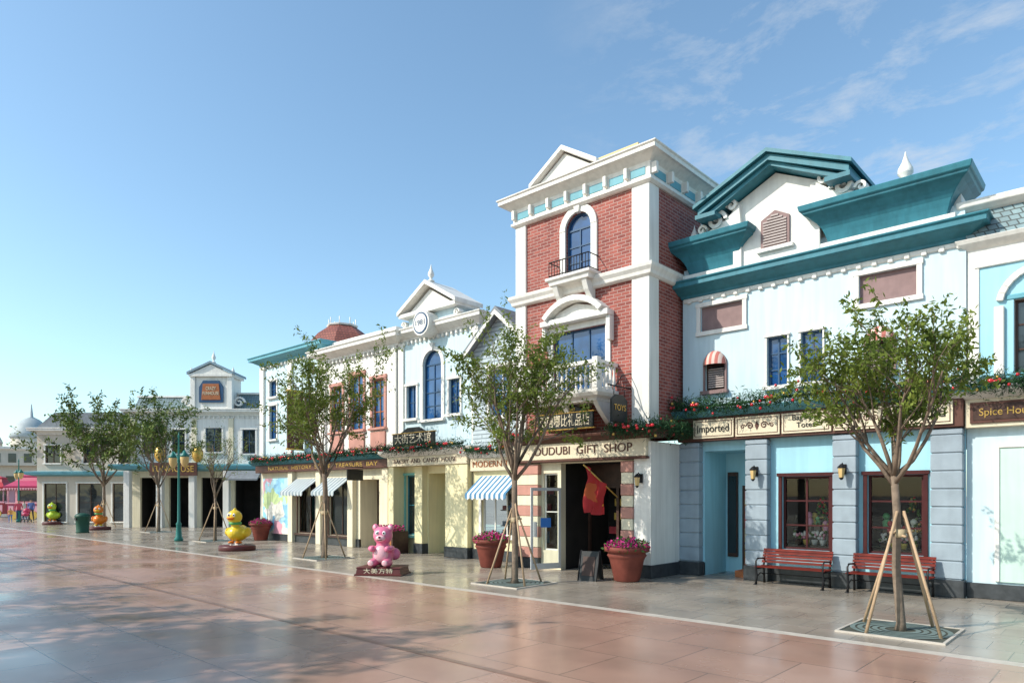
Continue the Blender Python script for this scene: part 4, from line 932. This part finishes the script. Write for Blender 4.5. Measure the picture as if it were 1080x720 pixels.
duck(-44.5,13.2,math.radians(60),.95,'red_and_yellow_duck_sculpture',ORG,YEL)
duck(-55,13.5,math.radians(50),1.0,'green_duck_sculpture',M('lime_paint',(.45,.6,.05),.3,bump=0),ORG)

# ------------------------------------------------------------ bin, lamps, kiosk, people
b=Bld('green_litter_bin',(-41.8,11.6,0)); b['body'].lathe(0,0,[(.3,0),(.32,.04),(.3,.08),(.34,.8),(.38,.84),(.38,.9),(.3,1.0),(.1,1.05)],M('bin_green',(.015,.07,.045),.5),16); b['opening'].box(-.15,.15,-.37,-.3,.68,.8,BLACK); b.done()
def lamp(x,y):
    b=Bld('street_lamp',(x,y,0)); b['post'].lathe(0,0,[(.18,0),(.18,.12),(.13,.2),(.1,.7),(.12,.75),(.06,.85),(.045,3.4),(.07,3.5),(.05,3.6),(.03,4.5),(.05,4.55),(.01,4.75)],TPOLE,12)
    for s in(-1,1):
        b['arms'].tube([(0,0,3.5),(s*.25,0,3.75),(s*.5,0,3.9),(s*.62,0,3.85),(s*.62,0,3.75)],.025,TPOLE,6)
        b['lanterns'].lathe(s*.62,0,[(.05,3.75),(.17,3.68),(.18,3.6),(.16,3.4),(.09,3.25),(.03,3.2)],AMB,10)
        b['arms'].lathe(s*.62,0,[(.19,3.66),(.2,3.7),(.08,3.82),(.02,3.95)],TPOLE,10)
    b.done()
lamp(-31,12.3); lamp(-62,13)
KP=M('kiosk_pink',(.46,.05,.12),.4); KL=M('kiosk_light_pink',(.70,.35,.40),.4)
def kiosk(x,y,KP):
    b=Bld('pink_snack_kiosk',(x,y,0),math.radians(45))
    b['body'].box(-1.3,1.3,-.9,.9,.3,1.3,KP); b['body'].box(-1.4,1.4,-1,1,1.3,1.4,KL); b['body'].box(-1.2,1.2,-.1,.8,1.4,2.5,KL); b['body'].box(-1.0,1.0,-.15,-.101,1.5,2.4,DARKG)
    for i in range(5): b['body'].box(-1.2+i*.5,-.8+i*.5,-.93,-.9,.45,1.15,KL)
    for sx_ in(-1.25,1.25):
        for sy_ in(-.85,.85): b['posts'].tube([(sx_,sy_,1.4),(sx_,sy_,2.6)],.05,KL,8)
    b['roof'].loft(-1.3,1.3,-.9,.9,[(2.55,.2),(2.75,.25),(2.8,.1),(3.2,-.4),(3.5,-.55),(3.6,-.5),(3.75,-.8)],KP,True)
    for i in range(14): b['roof'].prism([(-1.5+i*.215,2.6),(-1.3+i*.215,2.6),(-1.4+i*.215,2.4)],-1.13,-1.1,KL)
    for sx_ in(-.8,.8):
        b['wheels'].add([(sx_+.35*math.cos(2*PI*i/16),-1.0,.35+.35*math.sin(2*PI*i/16)) for i in range(16)]+[(sx_+.35*math.cos(2*PI*i/16),-.92,.35+.35*math.sin(2*PI*i/16)) for i in range(16)],[tuple(range(16))]+[(i,(i+1)%16,(i+1)%16+16,i+16) for i in range(16)],GOLD)
    b.done()
kiosk(-68.5,15.2,KP); kiosk(-78,14.6,M('kiosk_red',(.42,.03,.04),.4))
def person(x,y,rz,h,top,bottom,seed=0,stride=.22):
    e=empty('person',(x,y,0),rz); k=h/1.7; R=random.Random(seed)
    def ramp(name,stops):
        m,t,p=nt(name); tc=N(t,'ShaderNodeTexCoord'); s=N(t,'ShaderNodeSeparateXYZ'); t.links.new(tc.outputs['Object'],s.inputs[0])
        d=N(t,'ShaderNodeMath',operation='DIVIDE'); d.inputs[1].default_value=h; t.links.new(s.outputs[2],d.inputs[0])
        r=N(t,'ShaderNodeValToRGB'); r.color_ramp.interpolation='CONSTANT'
        while len(r.color_ramp.elements)<len(stops): r.color_ramp.elements.new(.5)
        for i,(q,c) in enumerate(stops): r.color_ramp.elements[i].position=q; r.color_ramp.elements[i].color=c4(c)
        t.links.new(d.outputs[0],r.inputs[0]); t.links.new(r.outputs[0],p.inputs['Base Color']); p.inputs['Roughness'].default_value=.8; return m
    skin=(.45,.27,.2)
    m=ramp('clothes',[(0,(.05,.05,.05)),(.05,bottom),(.53,top),(.83,skin),(.935,(.02,.015,.01))])
    V=[(0,0,.95),(0,0,1.12),(0,0,1.36),(0,0,1.46),(0,-.01,1.55),(0,0,1.66),
       (-.09,0,.9),(-.1,-stride*.4,.5),(-.1,-stride*.3,.09),(-.1,-stride*.3-.16,.04),(.09,0,.9),(.1,stride*.3,.5),(.1,stride,.1),(.1,stride-.14,.05),
       (-.18,0,1.38),(-.23,.05,1.1),(-.22,-.06,.86),(-.22,-.08,.76),(.18,0,1.38),(.23,-.05,1.1),(.22,-.16,.88),(.22,-.2,.79)]
    E=[(0,1),(1,2),(2,3),(3,4),(4,5),(0,6),(6,7),(7,8),(8,9),(0,10),(10,11),(11,12),(12,13),(2,14),(14,15),(15,16),(16,17),(2,18),(18,19),(19,20),(20,21)]
    rad=[.13,.12,.14,.05,.095,.07,.095,.065,.045,.04,.095,.065,.045,.04,.06,.045,.035,.035,.06,.045,.035,.035]
    me=bpy.data.meshes.new('body'); me.from_pydata([tuple(c*k for c in v) for v in V],E,[]); me.materials.append(m)
    o=bpy.data.objects.new('body',me); COL.objects.link(o); o.parent=e
    o.modifiers.new('skin','SKIN'); o.modifiers.new('sub','SUBSURF').levels=1; o.modifiers['sub'].render_levels=2
    for i,r in enumerate(rad): me.skin_vertices[0].data[i].radius=(r*k,r*k*.85)
    me.skin_vertices[0].data[0].use_root=True
    return e
person(-62,13.0,1.2,1.68,(.5,.08,.12),(.05,.07,.15),1); person(-63,14.0,1.0,1.72,(.1,.15,.35),(.06,.06,.07),2); person(-66,14.2,-.5,1.62,(.6,.55,.5),(.1,.1,.2),3)
person(-70,12.2,2.2,1.7,(.08,.1,.1),(.05,.05,.06),4); person(-60.6,12.2,1.2,1.1,(.6,.3,.1),(.1,.2,.5),5)
b=Bld('pink_baby_stroller',(-60.8,13.2,0),1.0); b['seat'].ell((0,0,.6),(.22,.3,.16),KP); b['hood'].ell((0,.12,.85),(.23,.24,.2),KP)
b['frame'].tube([(-.2,-.3,.1),(-.2,.35,1.0),(.2,.35,1.0),(.2,-.3,.1)],.018,IRON,6); b['frame'].tube([(-.2,.3,.1),(-.2,-.1,.6)],.018,IRON,6); b['frame'].tube([(.2,.3,.1),(.2,-.1,.6)],.018,IRON,6)
for sx_ in(-.22,.22):
    for sy_ in(-.3,.3): b['wheels'].ell((sx_,sy_,.1),(.025,.1,.1),BLACK)
b.done()

# ------------------------------------------------------------ trees
tree('street_tree',-2.63,11.35,5.05,2.3,1.2,seed=17,leaf=.095,per=44,limbs=9,tr=.06,lean=(-.08,0),els=(.78,1.15),kids=(6,4))
tree('street_tree',-10.5,11.54,6.0,2.5,1.1,seed=23,leaf=.10,per=46,limbs=9,tr=.075,kids=(6,4),els=(.8,1.2))
tree('street_tree',-19.2,12.1,6.8,2.8,1.05,seed=36,leaf=.12,per=46,limbs=9,tr=.085,kids=(6,4),els=(.85,1.2))
tree('street_tree',-29.9,13.4,5.0,2.0,.8,seed=41,leaf=.08,per=9,limbs=7,tr=.06)
tree('street_tree',-39.5,14.6,7.3,2.6,1.2,seed=51,leaf=.19,per=34,limbs=9,tr=.08,mat=LEAFD)
tree('street_tree',-48,14.5,7.8,2.8,1.3,seed=61,leaf=.23,per=32,limbs=9,tr=.09,mat=LEAFD,grate=False)
tree('street_tree',-57,15.4,8.2,2.8,1.4,seed=71,leaf=.27,per=26,limbs=9,tr=.1,mat=LEAFD,stakes=False,grate=False)
tree('street_tree',-67,18,8.0,2.8,1.2,seed=81,leaf=.3,per=24,limbs=9,tr=.1,mat=LEAFD,stakes=False,grate=False)
# tall trees across the plaza (behind the photographer), they throw the shade on the paving
e0=tree('plaza_shade_tree',-13.5,-5.6,10.5,4.2,1.35,seed=101,leaf=.38,per=24,limbs=9,tr=.2,stakes=False,grate=False,mat=LEAFD,kids=(4,4),tuft=.07)
for i,(x,y,s,r) in enumerate([(-20,-6.4,1.0,1),(-28.5,-5.8,1.0,3),(-38,-6.2,1.0,4),(-6.8,-6.3,1.0,5),(-49,-6,1,.5),(-62,-5.6,1,2.2)]):
    e=empty('plaza_shade_tree',(x,y,0),r); e.scale=(s,s,s)
    for ch in e0.children:
        o=bpy.data.objects.new(ch.name.split('.')[0],ch.data); COL.objects.link(o); o.parent=e
